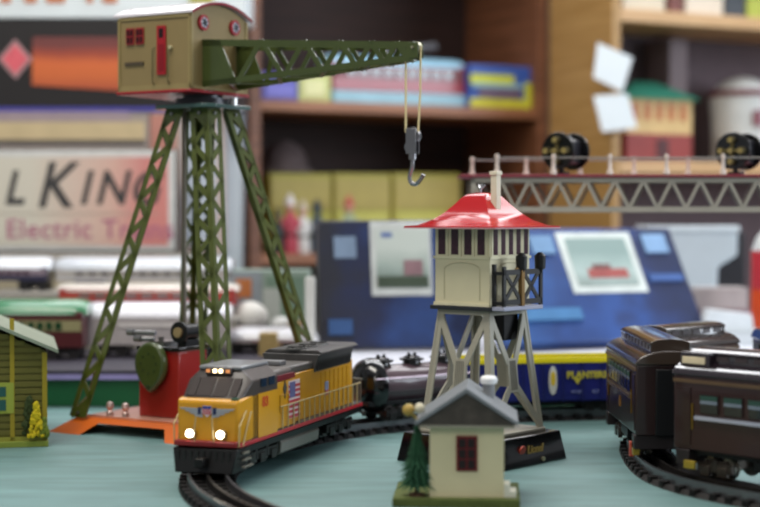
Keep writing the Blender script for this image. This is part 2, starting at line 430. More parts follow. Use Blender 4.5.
# boom: two tapering lattice sides, tilted slightly down towards the tip
TL = .2495; tilt = math.radians(3.2)
bx = x1+.0005
boom = MB()
def bp(t_, s_, k):   # t along, s side -1/1, k 0 bottom 1 top
    yw = .031+(.0042-.031)*t_
    xx = bx+TL*t_
    zt = .4255-math.tan(tilt)*TL*t_
    zb_ = .3745+(.3935-.3745)*t_
    return Vector((xx, s_*yw, zb_ if k == 0 else zt))
for s in (-1, 1):
    n = (bp(1, s, 1)-bp(0, s, 1)).cross(Vector((0, 0, 1)))
    boom.bar(bp(0, s, 1)-Vector((0, 0, .003)), bp(1, s, 1)-Vector((0, 0, .003)), .0072, .0014, n)
    boom.bar(bp(0, s, 0)+Vector((0, 0, .003)), bp(1, s, 0)+Vector((0, 0, .003)), .0062, .0014, n)
    # solid root plate with triangular opening
    a, b, c_, d_ = bp(0, s, 0), bp(0, s, 1), bp(.085, s, 1), bp(.17, s, 0)
    th = n.normalized()*.0007
    boom._add([a-th, b-th, c_-th, d_-th, a+th, b+th, c_+th, d_+th], [(0,1,2,3), (7,6,5,4), (0,4,5,1), (1,5,6,2), (2,6,7,3), (3,7,4,0)])
    ts = [.085+i*.0]
    t0_ = .17; tt = [.17] if s < 0 else [.17, .225]
    stepw = .118
    while tt[-1] < .93:
        tt.append(tt[-1]+stepw); stepw *= .91
    tt = [min(x, .99) for x in tt]
    for i in range(len(tt)-1):
        boom.bar(bp(tt[i], s, i % 2), bp(tt[i+1], s, (i+1) % 2), .0056, .0013, n)
for k in (0, 1):
    n = Vector((0, 0, 1))
    for i in range(9):
        a = (i/9)**.9; b = ((i+1)/9)**.9
        boom.bar(bp(a, (-1)**i, k), bp(b, -(-1)**i, k), .0045, .0013, n)
tip = bp(1, 0, 1)
boom.build('boom', DGREEN, cr)
MB().bounds((tip.x-.012, -.0058, tip.z-.016), (tip.x+.004, -.0044, tip.z)).bounds((tip.x-.012, .0044, tip.z-.016), (tip.x+.004, .0058, tip.z)).build('tip_plate', DGREEN, cr, bevel=.0004)
MB().cyl((tip.x-.002, -.0035, tip.z-.005), (tip.x-.002, .0035, tip.z-.005), .0062, n=24).cyl((tip.x-.002, -.008, tip.z-.005), (tip.x-.002, .008, tip.z-.005), .0014, n=10).build('pulley', mat('a9a58c', .3, .6), cr)
hb = tip.z-.113
CB = mat('c9b98a', .6, var=.1, scale=300)
MB().tube([(tip.x-.0135, 0, tip.z-.003), (tip.x-.0135, .0, hb+.022)], .0011, 6).build('hoist_cable', CB, cr)
MB().tube([(tip.x+.004, 0, tip.z-.004), (tip.x+.0035, 0, tip.z-.05), (tip.x+.001, 0, hb+.022)], .0011, 6).build('hoist_cable', CB, cr)
hx = tip.x-.0055
MB().bounds((hx-.006, -.004, hb), (hx+.006, -.0028, hb+.026)).bounds((hx-.006, .0028, hb), (hx+.006, .004, hb+.026)).cyl((hx+.003, -.0028, hb+.018), (hx+.003, .0028, hb+.018), .0062, n=20).cyl((hx-.003, -.0028, hb+.007), (hx-.003, .0028, hb+.007), .0055, n=20).cyl((hx, 0, hb-.006), (hx, 0, hb+.002), .004, n=14).build('hook_block', mat('7f7f82', .28, .85), cr, bevel=.0004)
pts = [(hx, 0, hb-.004), (hx-.0005, 0, hb-.014), (hx-.003, 0, hb-.021), (hx-.0035, 0, hb-.026), (hx-.001, 0, hb-.0305), (hx+.004, 0, hb-.031), (hx+.0085, 0, hb-.0275), (hx+.013, 0, hb-.0215)]
pp = catmull([(p[0], p[2]) for p in pts], .002)
MB().tube([(p.x, 0, p.y) for p in pp], .0022, 10).build('hook', mat('9a9a9c', .25, .9), cr)

for o in cr.children:
    if o not in fixed_parts: o.rotation_euler = (0, 0, math.radians(1.0))

# ---------------------------------------------------------------- switch tower
STN = mat('9c988a', .45, var=.05); IV = mat('cfc7a6', .5, var=.03)
TC = (.0985, 1.539); TH = math.radians(-40)
tw = thing('toy_switch_tower', 'toy switch tower with red flared roof and ivory cabin on trestle legs', 'toy building', (TC[0], TC[1], 0), TH)
h0, h1 = .059, .054
mb = MB()
mb._add([(-h0, -h0, 0), (h0, -h0, 0), (h0, h0, 0), (-h0, h0, 0), (-h1, -h1, .028), (h1, -h1, .028), (h1, h1, .028), (-h1, h1, .028)],
        [(3,2,1,0), (4,5,6,7), (0,1,5,4), (1,2,6,5), (2,3,7,6), (3,0,4,7)])
base = mb.build('base', GLOSSBLACK, tw, bevel=.0015)
MB().bounds((-.044, -.044, .028), (.044, .044, .031)).build('footing', STN, tw, bevel=.0006)
text('Lionel', .0105, mat('9a8448', .4, .3), base, face((h0-.0016, .006, .015), (1, 0, .18)), shear=.4, bold=.0002)
MB().cyl((h0-.0028, -.014, .016), (h0-.0012, -.014, .0155), .0045, n=16).build('badge', mat('a83a28', .4), base)
MB().cyl((h0-.004, .018, .0045), (h0+.001, .018, .0045), .0022, n=10).build('contact_screw', mat('a39a7e', .3, .6), base)
zb, zt = .031, .146; rb, rt = .041, .029
for sx, sy in ((-1, -1), (1, -1), (-1, 1), (1, 1)):
    a = Vector((sx*rb, sy*rb, zb)); b = Vector((sx*rt, sy*rt, zt))
    mb = MB()
    mb.bar(a+Vector((-sx*.002, 0, 0)), b+Vector((-sx*.002, 0, 0)), .0072, .0022, (0, 1, 0)); mb.bar(a+Vector((0, -sy*.002, 0)), b+Vector((0, -sy*.002, 0)), .0072, .0022, (1, 0, 0))
    mb.build('leg', STN, tw)
for k in range(4):
    R = Matrix.Rotation(k*PI/2, 4, 'Z')
    def Q(u, t_):
        r = rb+(rt-rb)*t_
        return R @ Vector((u*r, -r, zb+(zt-zb)*t_))
    n = R @ Vector((0, -1, .1)); mb = MB()
    for s in (-1, 1):
        mb.bar(Q(s*.97, .97), Q(s*.16, .56), .0062, .002, n); mb.bar(Q(s*.16, .36), Q(s*.97, .02), .0062, .002, n)
        mb.bar(Q(s*.9, .985), Q(s*.62, .78), .004, .0022, n)
    mb.bar(Q(0, .60), Q(0, .32), .0145, .0026, n); mb.bar(Q(-1, .985), Q(1, .985), .006, .0026, n)
    mb.build('cross_brace', STN, tw)
    mb = MB()
    for j in range(5):
        u = (-.12+.06*j)
        mb.bar(Q(u, .58)+n*.0016, Q(u, .34)+n*.0016, .0008, .0006, n)
    mb.build('brace_rib', mat('77746a', .5), tw)
MB().bounds((.000, .002, .116), (.024, .026, .146)).build('mechanism_box', BLACK, tw, bevel=.001)
# deck and cabin
MB().bounds((-.036, -.036, .146), (.036, .036, .150)).build('deck', mat('24262a', .4), tw, bevel=.0006)
MB().bounds((.036, -.034, .1465), (.050, .030, .1505)).build('balcony', mat('9b9db0', .4, var=.04), tw, bevel=.0006)
c = .0325; z0, z1 = .150, .2235
cab = MB().bounds((-c, -c, z0), (c, c, z1)).build('cabin', IV, tw, bevel=.0008)
ma_win = mat('3a1f2a', .2, var=.4, scale=400)
for k, nw in ((0, 4), (1, 5), (2, 4), (3, 5)):
    R = Matrix.Rotation(k*PI/2, 4, 'Z')
    MB().bounds((-c-.0012, -c-.0012, .1945), (c+.0012, -c+.0002, .1970), R).build('sill', mat('d6cfae', .5), cab)
    MB().bounds((-c-.001, -c-.001, z0), (c+.001, -c, .153), R).build('base_moulding', mat('d6cfae', .5), cab)
    for i in range(nw):
        wd = .062/nw; u = -.031+wd*(i+.5)
        fr = MB().bounds((u-wd*.5+.0004, -c-.0010, .1970), (u+wd*.5-.0004, -c+.0002, .2230), R).build('window', IV, cab)
        MB().bounds((u-wd*.27, -c-.0014, .1985), (u+wd*.27, -c-.0006, .2225), R).build('pane', ma_win, fr)
    # embossed arch panel
    mb = MB(); pts = [(-.021, .156), (-.021, .184)] + [(-.021*math.cos(PI*j/12), .184+.007*math.sin(PI*j/12)) for j in range(1, 12)] + [(.021, .184), (.021, .156)]
    mb.tube([(R @ Vector((p[0], -c-.0002, p[1]))) for p in pts], .0005, 6).build('panel_moulding', mat('b9b192', .5), cab)
prof = [(.0535, .2242), (.0535, .2255), (.044, .2265), (.034, .2315), (.026, .2385), (.019, .2465), (.014, .2530), (.010, .2560), (.004, .2575)]
mb = MB(); v = []; f = []
for r, z in prof: v += [(-r, -r, z), (r, -r, z), (r, r, z), (-r, r, z)]
for i in range(len(prof)-1):
    for k in range(4): f.append((4*i+k, 4*i+(k+1) % 4, 4*i+4+(k+1) % 4, 4*i+4+k))
f += [(3, 2, 1, 0), tuple(4*(len(prof)-1)+k for k in range(4))]
mb._add(v, f); mb.build('roof', mat('a8060f', .16, var=.03, coat=.0, spec=.55), tw, angle=40)
MB().bounds((-.0540, -.0540, .2232), (.0540, .0540, .2243)).build('eave_trim', mat('b98d92', .4), tw)
MB().bounds((.0165, -.0095, .236), (.0235, -.0025, .276)).bounds((.0155, -.0105, .274), (.0245, -.0015, .2775)).build('chimney', mat('d3cbb4', .5), tw, bevel=.0004)
mb = MB().cyl((-.002, 0, .257), (-.002, 0, .262), .0012, n=8)
for a in (-.6, 0, .6): mb.cyl((-.002, 0, .260), (-.002+.007*math.sin(a), .002, .260+.006*math.cos(a)), .0009, n=6)
mb.build('finial', mat('b9bcc4', .25, .8), tw)
# balcony rail, lamps
mb = MB()
RX = .0485
for y in (-.032, -.004, .028): mb.bounds((RX-.0012, y-.0020, .1505), (RX+.0012, y+.0020, .188))
for z in (.152, .180): mb.bounds((RX-.0012, -.034, z), (RX+.0012, .030, z+.0050)).bounds((.036, -.0342, z), (RX, -.0318, z+.0032)).bounds((.036, .0278, z), (RX, .030, z+.0032))
mb.bounds((.036, -.0342, .1505), (.0395, -.0312, .190))
for y in (-.018, .012):
    for s in (-1, 1):
        mb.bar((RX, y-s*.013, .155), (RX, y+s*.013, .183), .0040, .0014, (1, 0, 0))
mb.build('balcony_railing', mat('1c1a1a', .4), tw)
MB().bounds((RX-.002, -.0065, .1505), (RX+.0025, -.0015, .186)).tube([(RX, -.004, .184), (RX, -.012, .186), (RX, -.016, .182)], .0012).build('lamp_bracket', mat('7a5e35', .4, .5), tw, bevel=.0005)
for y in (-.004, .027):
    MB().lathe([(.002, .180), (.003, .184), (.0052, .185), (.0056, .197), (.0040, .1985), (.002, .2005)], 16, c=(RX, y, 0)).build('lantern', mat('121214', .35), tw)

# ---------------------------------------------------------------- little white house
HC_ = (.0725, 1.323); HR = math.radians(-4)
hs = thing('toy_house', 'small ivory toy house with grey gabled roof on grassy slab', 'toy house', (HC_[0], HC_[1], 0), HR)
hw, hd = .030, .033
MB().bounds((-.060, -hd-.007, 0), (.043, hd+.010, .0075)).build('grass_slab', mat('56602f', .9, var=.25, scale=150, bump=.5), hs, bevel=.001)
wl = MB().bounds((-hw, -hd, .0075), (hw, hd, .068)).build('walls', mat('d9cda6', .6, var=.04), hs)
z = .0665; ap = .0935
roof = MB()
ov = .0415; fr_, bk = -hd-.010, hd+.007
for s in (-1, 1):
    roof.prism([(0, ap), (s*ov, z), (s*ov, z+.0030), (0, ap+.0034)], 'y', fr_, bk)
roof.build('roof', mat('6f7478', .45, var=.12, scale=120, bump=.3), hs)
MB().prism([(-.0385, z+.0005), (.0385, z+.0005), (0, ap-.0005)], 'y', fr_+.0015, -hd+.001).build('gable', mat('413b35', .7, var=.25, scale=140, bump=.4), hs)
MB().prism([(-.0385, z+.0005), (.0385, z+.0005), (0, ap-.0005)], 'y', hd-.001, bk-.0015).build('gable', mat('413b35', .7, var=.25, scale=140, bump=.4), hs)
MB().bounds((-.0385, fr_+.001, z-.0015), (.0385, bk-.001, z+.0005)).build('soffit', mat('8a8778', .6), hs)
wn = MB().bounds((-.0085, -hd-.0018, .029), (.0085, -hd+.0005, .0575)).build('window', mat('680c12', .5), hs)
mb = MB()
for i in (-1, 1):
    for k in (-1, 0, 1): mb.box((i*.0036, -hd-.002, .0432+k*.0085), (.0056, .0008, .0070))
mb.build('pane', mat('1d0d0c', .35), wn)
MB().bounds((hw, -hd-.001, .0075), (hw+.010, -hd+.02, .0130)).bounds((hw, -hd-.001, .013), (hw+.005, -hd+.02, .0185)).build('side_steps', mat('dcd9c8', .6), hs, bevel=.0005)
ch = MB().cyl((.0175, .012, .076), (.0175, .012, .096), .0050, n=18).build('chimney', mat('87888a', .5), hs)
MB().lathe([(.0045, .0945), (.0070, .0955), (.0073, .0995), (.0056, .1015), (.002, .102)], 18, c=(.0175, .012, 0)).build('chimney_cap', mat('e6e6e6', .4), ch)
MB().tube([(-hw, -.025, .064), (-.041, -.025, .070), (-.045, -.025, .074)], .0012).build('lamp_arm', mat('b09a5a', .4, .4), hs)
MB().ball((-.0475, -.025, .077), .0052, n=14).build('lamp_globe', mat('a88c44', .5), hs)
MB().ball((-.0385, -.025, .0785), .0045, n=14).build('lamp_globe', mat('cfc8ae', .5), hs)
# conifer
def conifer(M_, h, r, m):
    mb = MB(); tiers = 11
    for i in range(tiers):
        tz = h*(.10+.80*i/tiers); rr = r*(1-i/tiers*.92)*(1+.12*random.uniform(-1, 1)); n = 13
        v = [(0, 0, tz+h*.17)]; f = []
        ph = random.random()*6
        for k in range(2*n):
            a = ph+PI*k/n; q = rr*(random.uniform(.95, 1.15) if k % 2 == 0 else .5)
            v.append((q*math.cos(a), q*math.sin(a), tz-(.02*h if k % 2 == 0 else -.04*h)))
        for k in range(2*n): f.append((0, 1+k, 1+(k+1) % (2*n)))
        f.append(tuple(range(2*n, 0, -1)))
        mb._add(v, f, M_)
    return mb
HM = Matrix.Translation((HC_[0], HC_[1], 0)) @ Matrix.Rotation(HR, 4, 'Z')
tp = HM @ Vector((-.0405, -hd+.006, .0075))
tr = thing('toy_conifer', 'dark green bristly toy conifer beside the little ivory house', 'toy tree', tuple(tp))
conifer(None, .063, .0185, None).build('foliage', mat('1f4a30', .8, var=.3, scale=300), tr)
MB().cyl((0, 0, 0), (0, 0, .012), .002, n=8).lathe([(.007, 0), (.006, .002), (.001, .003)], 12).build('trunk', mat('5a4030', .8), tr)

# ---------------------------------------------------------------- yellow green station
st = thing('toy_station', 'olive clapboard toy station with pale sloping roof and printed shrubs', 'toy building', (px(0, 1.62), 1.62, 0), math.radians(13))
SX = .045
OL = mat('57531c', .6, var=.08)
zE = hz(350, 1.6)
apx = -.075; apz = zE+.053
wall = MB().prism([(apx*2-SX, .006), (SX, .006), (SX, zE-.004), (apx, apz-.006), (apx*2-SX, zE-.004)], 'y', 0, .15).build('clapboard_walls', OL, st)
mb = MB()
n = 17
for i in range(n):
    zz = .012+i*(zE+.03-.012)/n
    xr = SX-.003 if zz < zE-.006 else SX-.003-(zz-zE+.006)*(SX-apx)/(apz-zE)
    mb.bounds((apx-.05, -.0012, zz), (xr, .0005, zz+.0052))
mb.build('clapboard', mat('5e5a20', .6, var=.08), st, bevel=.0004)
mb = MB(); YP = mat('94841f', .5)
mb.bounds((SX-.004, -.002, .006), (SX+.001, .001, zE-.005)).bounds((.009, -.002, .006), (.0135, .001, zE+.030)).build('corner_post', YP, st)
MB().bounds((-.2, -.002, .006), (SX+.001, .0, .0105)).build('bottom_rail', mat('8a8a34', .5), st)
MB().bounds((-.23, -.006, 0), (SX+.002, .16, .006)).build('station_base', mat('7c8a34', .6), st, bevel=.0006)
k = (apz-zE)/(SX-apx)
ex = SX+.012; ez = zE-(ex-SX)*k
MB().prism([(apx, apz), (ex, ez), (ex, ez+.0035), (apx, apz+.0035)], 'y', -.012, .165).prism([(apx, apz), (2*apx-ex, ez), (2*apx-ex, ez+.0035), (apx, apz+.0035)], 'y', -.012, .165).build('roof', mat('7f8a78', .45, var=.08), st)
wn = MB().bounds((-.035, -.0025, hz(415, 1.61)), (px(8, 1.6)-px(0, 1.62), .0, hz(384, 1.61))).build('window', mat('8f9a3a', .5), st)
MB().bounds((-.032, -.0032, hz(412, 1.61)), (.005, -.0024, hz(401, 1.61))).bounds((-.032, -.0032, hz(398, 1.61)), (.005, -.0024, hz(388, 1.61))).build('pane', mat('1f4d47', .2, coat=.4), wn)
def leafy(cx, cz, ww, hh, m, name, seed, yy):
    random.seed(seed); mb = MB()
    for i in range(120):
        u = random.random(); zz = cz+hh*u; x = cx+random.uniform(-1, 1)*ww*(1-u*.85)
        mb.ball((x, yy-random.random()*.003, zz), .0017*random.uniform(.7, 1.3), 1, .6, 1.3, n=6)
    mb.build(name, m, st)
leafy(px(23, 1.6)-px(0, 1.62), .012, .009, .040, mat('33401c', .8), 'dark_shrub', 3, -.003)
leafy(px(30, 1.6)-px(0, 1.62), .011, .008, .034, mat('c7b21a', .8), 'yellow_shrub', 4, -.006)
leafy(px(38, 1.6)-px(0, 1.62), .011, .005, .018, mat('6f7d28', .8), 'low_shrub', 5, -.004)
random.seed(11)
# ---------------------------------------------------------------- diesel locomotive
YEL = mat('c78d10', .32, var=.04, coat=.35); RED = mat('a8202a', .35, var=.04)
DG = mat('44423f', .4, var=.12, scale=90); ROOFG = mat('77787a', .35, var=.1, scale=90, coat=.3)
TRUCK = mat('1b1918', .42, .3, .3, 150)
lf, lr = Vector((-.1520, 1.378)), Vector((-.047, 1.695))
lc = (lf+lr)/2; lh = math.atan2((lf-lr).y, (lf-lr).x)
lo = thing('diesel_locomotive', 'yellow toy diesel locomotive with lit headlights and winged nose emblem', 'toy locomotive', (lc.x, lc.y, 0), lh)
HL = .137; W2 = .031   # built at 0.274 long, stretched a little to its true length
MB().bounds((-HL, -W2, .0350), (HL-.004, W2, .0385)).build('frame_sill', RED, lo, bevel=.0005)
MB().bounds((-HL, -W2+.001, .029), (HL-.006, W2-.001, .034)).build('underframe', BLACK, lo)
MB().bounds((-HL, -W2+.0006, .0385), (HL-.035, W2-.0006, .0395)).build('walkway', DG, lo)
# nose
def nose_sec(x, w, z0, z1): return [(x, -w, z0), (x, w, z0), (x, w, z1), (x, -w, z1)]
mb = MB(); v = []
for x, w_, a, b in ((.098, .0305, .0385, .0790), (.125, .0305, .0385, .0765), (.1305, .0290, .0385, .0755), (.1325, .0275, .0385, .0735)):
    v += nose_sec(x, w_, a, b)
f = [(3, 2, 1, 0), (12, 13, 14, 15)]
for i in range(3):
    for k in range(4): f.append((4*i+k, 4*i+(k+1) % 4, 4*i+4+(k+1) % 4, 4*i+4+k))
mb._add(v, f); nose = mb.build('nose', YEL, lo, bevel=.0015)
MB().bounds((.131, -.0295, .0355), (.1375, .0295, .0405)).build('pilot_beam', mat('7d1f22', .4), lo, bevel=.001)
mb = MB(); mb._add([(.112, -.027, .0128), (.140, -.027, .0128), (.140, .027, .0128), (.112, .027, .0128), (.112, -.0305, .034), (.137, -.0305, .034), (.137, .0305, .034), (.112, .0305, .034)],
    [(3,2,1,0), (4,5,6,7), (0,1,5,4), (1,2,6,5), (2,3,7,6), (3,0,4,7)])
mb.build('pilot_plow', mat('100f10', .45, .1), lo, bevel=.001)
mb = MB()
for i in range(9): mb.bounds((.1375, -.026+.006*i, .018), (.1386, -.0235+.006*i, .032))
mb.build('plow_bars', mat('242322', .4, .3), lo)
MB().bounds((.138, -.0045, .019), (.148, .0045, .027)).build('coupler', mat('1a1919', .4, .4), lo, bevel=.001)
# cab
cw = .0305
sect = [(-cw, .0385), (cw, .0385), (cw, .090), (.020, .0995), (-.020, .0995), (-cw, .090)]
mb = MB()
v = []
for x, kz in ((.060, 0), (.108, 0)):
    v += [(x, y, z) for y, z in sect]
v += [(.1265, y*.97, .0385 if z < .05 else .0770) for y, z in sect[:2]] + [(.1265, cw*.90, .075), (.1265, .020, .0760), (.1265, -.020, .0760), (.1265, -cw*.90, .075)]
f = [tuple(range(5, -1, -1)), (12, 13, 14, 15, 16, 17)]
for i in range(2):
    for k in range(6): f.append((6*i+k, 6*i+(k+1) % 6, 6*i+6+(k+1) % 6, 6*i+6+k))
mb._add(v, f); cab = mb.build('cab', mat('3c3532', .35, var=.1), lo, bevel=.001)
MB().bounds((.062, cw-.0002, .0385), (.099, cw+.0006, .0775)).build('cab_side', YEL, lo)
MB().bounds((.062, -cw-.0006, .0385), (.099, -cw+.0002, .0805)).build('cab_side', YEL, lo)
MB().bounds((.068, cw, .0830), (.079, cw+.001, .0905)).bounds((.084, cw, .0830), (.094, cw+.001, .0905)).build('side_window', mat('1b2a35', .12, coat=.6), cab)
n = Vector((.0175, 0, .0185)).normalized()
nn = Vector((.0180, 0, .0175)).normalized()
def ws(y0, y1, u0, u1):
    a = Vector((.1265, 0, .0760)); b = Vector((.108, 0, .0995)); out = Vector((b.z-a.z, 0, a.x-b.x)).normalized()*.0006
    p = lambda y, u: a.lerp(b, u)+Vector((0, y, 0))
    mb = MB(); q = [p(y0, u0), p(y1, u0), p(y1, u1), p(y0, u1)]
    mb._add([x-out*.5 for x in q]+[x+out for x in q], [(3,2,1,0), (4,5,6,7), (0,1,5,4), (1,2,6,5), (2,3,7,6), (3,0,4,7)])
    return mb
for y0, y1 in ((-.0235, -.0160), (-.0148, -.0010), (.0010, .0148), (.0160, .0235)):
    ws(y0, y1, .08, .70).build('windshield', mat('241614', .45, spec=.2), cab)
MB().bounds((.058, -.0205, .0990), (.110, .0205, .1030)).build('cab_roof', ROOFG, lo, bevel=.0015)
hl = MB().bounds((.1075, -.0125, .0955), (.1135, .0125, .1015)).build('headlight_housing', mat('3b3634', .4), lo, bevel=.0008)
HLM = mat('fff0cf', .3, var=0, emit=('ffe2a8', 6.0)); HLW = mat('e8a060', .3, var=0, emit=('ff9a60', .35))
for y in (-.0028, .0028): MB().cyl((.1135, y, .0987), (.1145, y, .0987), .0017, n=14).build('headlight', HLM, hl)
for y in (-.0095, .0095): MB().bounds((.1135, y-.0018, .0972), (.1141, y+.0018, .1000)).build('number_board', HLW, hl)
DL = mat('ffffff', .3, var=0, emit=('fff4da', 14.0))
for y in (-.0145, .0145):
    dlh = MB().cyl((.131, y, .0465), (.1365, y, .0465), .0042, n=18).build('ditch_light_housing', mat('7a6a4a', .4), lo)
    MB().cyl((.1365, y, .0465), (.1375, y, .0465), .0033, n=18).build('ditch_light', DL, dlh)
# winged emblem with shield
mb = MB()
for s in (-1, 1):
    for i in range(4):
        z = .0662-.0020*i; l = .0262-.0045*i
        mb.prism([(s*.0045, z), (s*.0045, z+.0019), (s*l, z+.0024), (s*(l-.002), z+.0010)], 'x', .1322, .1331)
mb.build('wing_emblem', mat('a8a9b0', .35, .4), nose)
mb = MB()
for s in (-1, 1): mb.bounds((.1322, s*.0072-.0015, .0630), (.1333, s*.0072+.0015, .0690))
mb.build('emblem_panel', mat('16224e', .4), nose)
MB().prism([(-.0042, .0705), (.0042, .0705), (.0046, .0650), (0, .0605), (-.0046, .0650)], 'x', .1322, .1334).build('shield', mat('c9b9c0', .4), nose)
mb = MB()
for i in range(-2, 3): mb.bounds((.1333, i*.0017-.0005, .0630), (.1336, i*.0017+.0005, .0678))
mb.build('shield_stripes', mat('b04048', .4), nose)
MB().bounds((.1333, -.0042, .0680), (.1336, .0042, .0704)).build('shield_band', mat('2a3c88', .4), nose)
MB().bounds((.126, .0215, .0750), (.1305, .0275, .0775)).build('nose_lamp', mat('3a5a4a', .3), lo)
# nose door and handrails
HRL = mat('b8a476', .4, .2)
for s in (-1, 1):
    MB().tube([(.138, s*.009, .040), (.1395, s*.009, .046), (.1385, s*.0075, .062)], .0006, 6).build('handrail', HRL, lo)
    MB().tube([(.134, s*.0305, .036), (.134, s*.0310, .054), (.122, s*.0312, .066)], .0007, 6).tube([(.128, s*.0312, .036), (.122, s*.0314, .050), (.113, s*.0312, .064)], .0007, 6).build('handrail', HRL, lo)
# steps
for s in (-1, 1):
    mb = MB()
    for k in range(3): mb.bounds((.112+.003*k, s*.0312-.0012, .017+.006*k), (.128, s*.0312+.0012, .0185+.006*k))
    mb.build('steps', mat('8c8578', .4, .3), lo)
# engineer side hood
hw_ = .0245
MB().bounds((.020, -.0290, .0395), (.062, .0290, .0825)).build('forward_hood', YEL, lo, bevel=.001)
MB().bounds((.0225, -.0270, .0825), (.060, .0270, .0935)).build('hood_top', mat('5a5450', .4), lo, bevel=.003)
MB().bounds((-HL+.012, -hw_, .0395), (.020, hw_, .0855)).build('long_hood', YEL, lo, bevel=.001)
MB().bounds((-HL+.010, -hw_+.001, .0855), (.020, hw_-.001, .0930)).build('hood_roof', mat('514d4a', .4), lo, bevel=.002)
for x in (.050, .036): MB().cyl((x, 0, .0935), (x, 0, .0965), .0085, n=20).build('roof_fan', ROOFG, lo)
MB().bounds((.004, -.012, .093), (.018, .012, .0975)).build('exhaust_stack', mat('6a6a6c', .4), lo, bevel=.001)
MB().bounds((.022, .0275, .0835), (.060, .0295, .0885)).build('hood_stripe', mat('6d1620', .4), lo)
# radiator wings
mb = MB()
mb.prism([(-.0300, .0995), (.0300, .0995), (.0300, .1005), (.026, .1030), (-.026, .1030), (-.0300, .1005)], 'x', -HL+.010, -.036)
mb.prism([(-.0250, .082), (.0250, .082), (.0300, .0995), (-.0300, .0995)], 'x', -HL+.022, -.030)
mb.build('radiator', mat('3e3c3b', .4, var=.15, scale=200), lo, bevel=.0008)
mb = MB()
for i in range(18): mb.bounds((-.034-.0045*i, .0262, .084), (-.0325-.0045*i, .0285, .0985))
mb.build('radiator_grille', mat('2c2b2b', .5), lo)
for i in range(3):
    x = -.043-.026*i
    fn = MB().cyl((x, 0, .1030), (x, 0, .1047), .0105, n=24).build('radiator_fan', mat('6f6e6c', .35, .3), lo)
    mb = MB()
    for k in range(6):
        a = PI*k/6; mb.bar((x-.009*math.cos(a), -.009*math.sin(a), .1051), (x+.009*math.cos(a), .009*math.sin(a), .1051), .001, .0006, (0, 0, 1))
    mb.build('fan_guard', BLACK, fn)
# side details: doors, flag, numbers
for i in range(13):
    x = .013-.0105*i
    if -.040 < x < -.002: continue
    MB().bounds((x-.0042, hw_, .044), (x+.0042, hw_+.0006, .080)).build('hood_door', mat('b9840f', .4), lo)
fl = MB().bounds((-.004, .0290, .046), (.020, .0297, .081)).build('flag', mat('c9b6b6', .4), lo, loc=(.016, 0, 0))
mb = MB()
for i in range(7): mb.bounds((.0122, .0296, .0465+.0047*i), (.0358, .0300, .0490+.0047*i))
mb.build('flag_stripes', mat('a8323c', .4), fl, loc=(-.016, 0, 0))
MB().bounds((.023, .0299, .0655), (.034, .0302, .0800)).build('flag_canton', mat('5a5a80', .4), fl, loc=(-.016, 0, 0))
MB().prism([(.0395, .076), (.0430, .083), (.0465, .076), (.043, .066)], 'y', .0290, .0297).build('side_louvre', mat('3f3d3a', .4), lo)
MB().prism([(-.062, .070), (-.054, .070), (-.054, .062), (-.058, .056), (-.062, .062)], 'y', hw_+.0006, hw_+.0012).build('side_shield', mat('7f86a0', .4), lo)
sh = MB().bounds((-.0615, hw_+.0011, .0565), (-.0545, hw_+.0015, .0615)).build('side_shield_bars', mat('a85a5c', .4), lo)
text('83', .0125, mat('b3341e', .4), lo, face((.086, cw+.0006, .0690), (0, 1, 0)), 'road_number', bold=.0003)
mb = MB()
mb.tube([(.053, .0292, .054), (.053, .0295, .070), (.036, .0295, .070), (.036, .0295, .054), (.053, .0292, .054)], .0006, 6)
mb.build('hood_panel', mat('b08216', .4), lo)
for i in range(16):
    x = .050-.0115*i
    if x < -HL+.004: break
    o = MB().cyl((x, W2-.0005, .0385), (x, W2-.0005, .0600), .0006, n=6).build('handrail_post', HRL, lo)
MB().tube([(.055, W2-.0005, .0600), (-HL+.006, W2-.0005, .0600)], .0006, 6).build('side_handrail', HRL, lo)
# fuel tank and trucks
MB().prism([(-.024, .031), (.024, .031), (.028, .026), (.027, .016), (.020, .0125), (-.020, .0125), (-.027, .016), (-.028, .026)], 'x', -.035, .047).build('fuel_tank', mat('77736d', .4, .2, .1), lo, bevel=.001)
def truck(parent, xc, ln=.062, wy=.0235, zc=.0215, nw=3, m=TRUCK, wheel_m=None, hi=.030):
    mb = MB()
    for s in (-1, 1):
        mb.bounds((xc-ln/2, s*wy-.0022, zc-.004), (xc+ln/2, s*wy+.0022, zc+.004))
        for i in range(nw):
            x = xc-ln/2+ln*(i+.5)/nw
            mb.bounds((x-.0048, s*(wy+.0012)-.0022, zc-.0075), (x+.0048, s*(wy+.0012)+.0022, zc+.0015))
        for i in range(nw-1):
            x = xc-ln/2+ln*(i+1)/nw
            mb.cyl((x, s*wy, zc-.004), (x, s*wy, zc+.007), .0028, n=10)
    mb.bounds((xc-ln*.3, -wy, zc-.002), (xc+ln*.3, wy, zc+.006))
    t = mb.build('truck', m, parent, bevel=.0006)
    for i in range(nw):
        x = xc-ln/2+ln*(i+.5)/nw
        mb = MB()
        for s in (-1, 1):
            mb.cyl((x, s*.0150, RAILTOP+.0088), (x, s*.0190, RAILTOP+.0088), .0084, n=22).cyl((x, s*.0140, RAILTOP+.0088), (x, s*.0152, RAILTOP+.0088), .0096, n=22)
            mb.cyl((x, s*.019, RAILTOP+.0088), (x, s*.0200, RAILTOP+.0088), .0058, n=16)
        mb.cyl((x, -.015, RAILTOP+.0088), (x, .015, RAILTOP+.0088), .0018, n=8)
        mb.build('wheelset', wheel_m or mat('4a4644', .3, .7), t)
    return t
truck(lo, .081, .064); truck(lo, -.090, .064)
lo.scale = ((lf-lr).length/.2765, 1, 1)

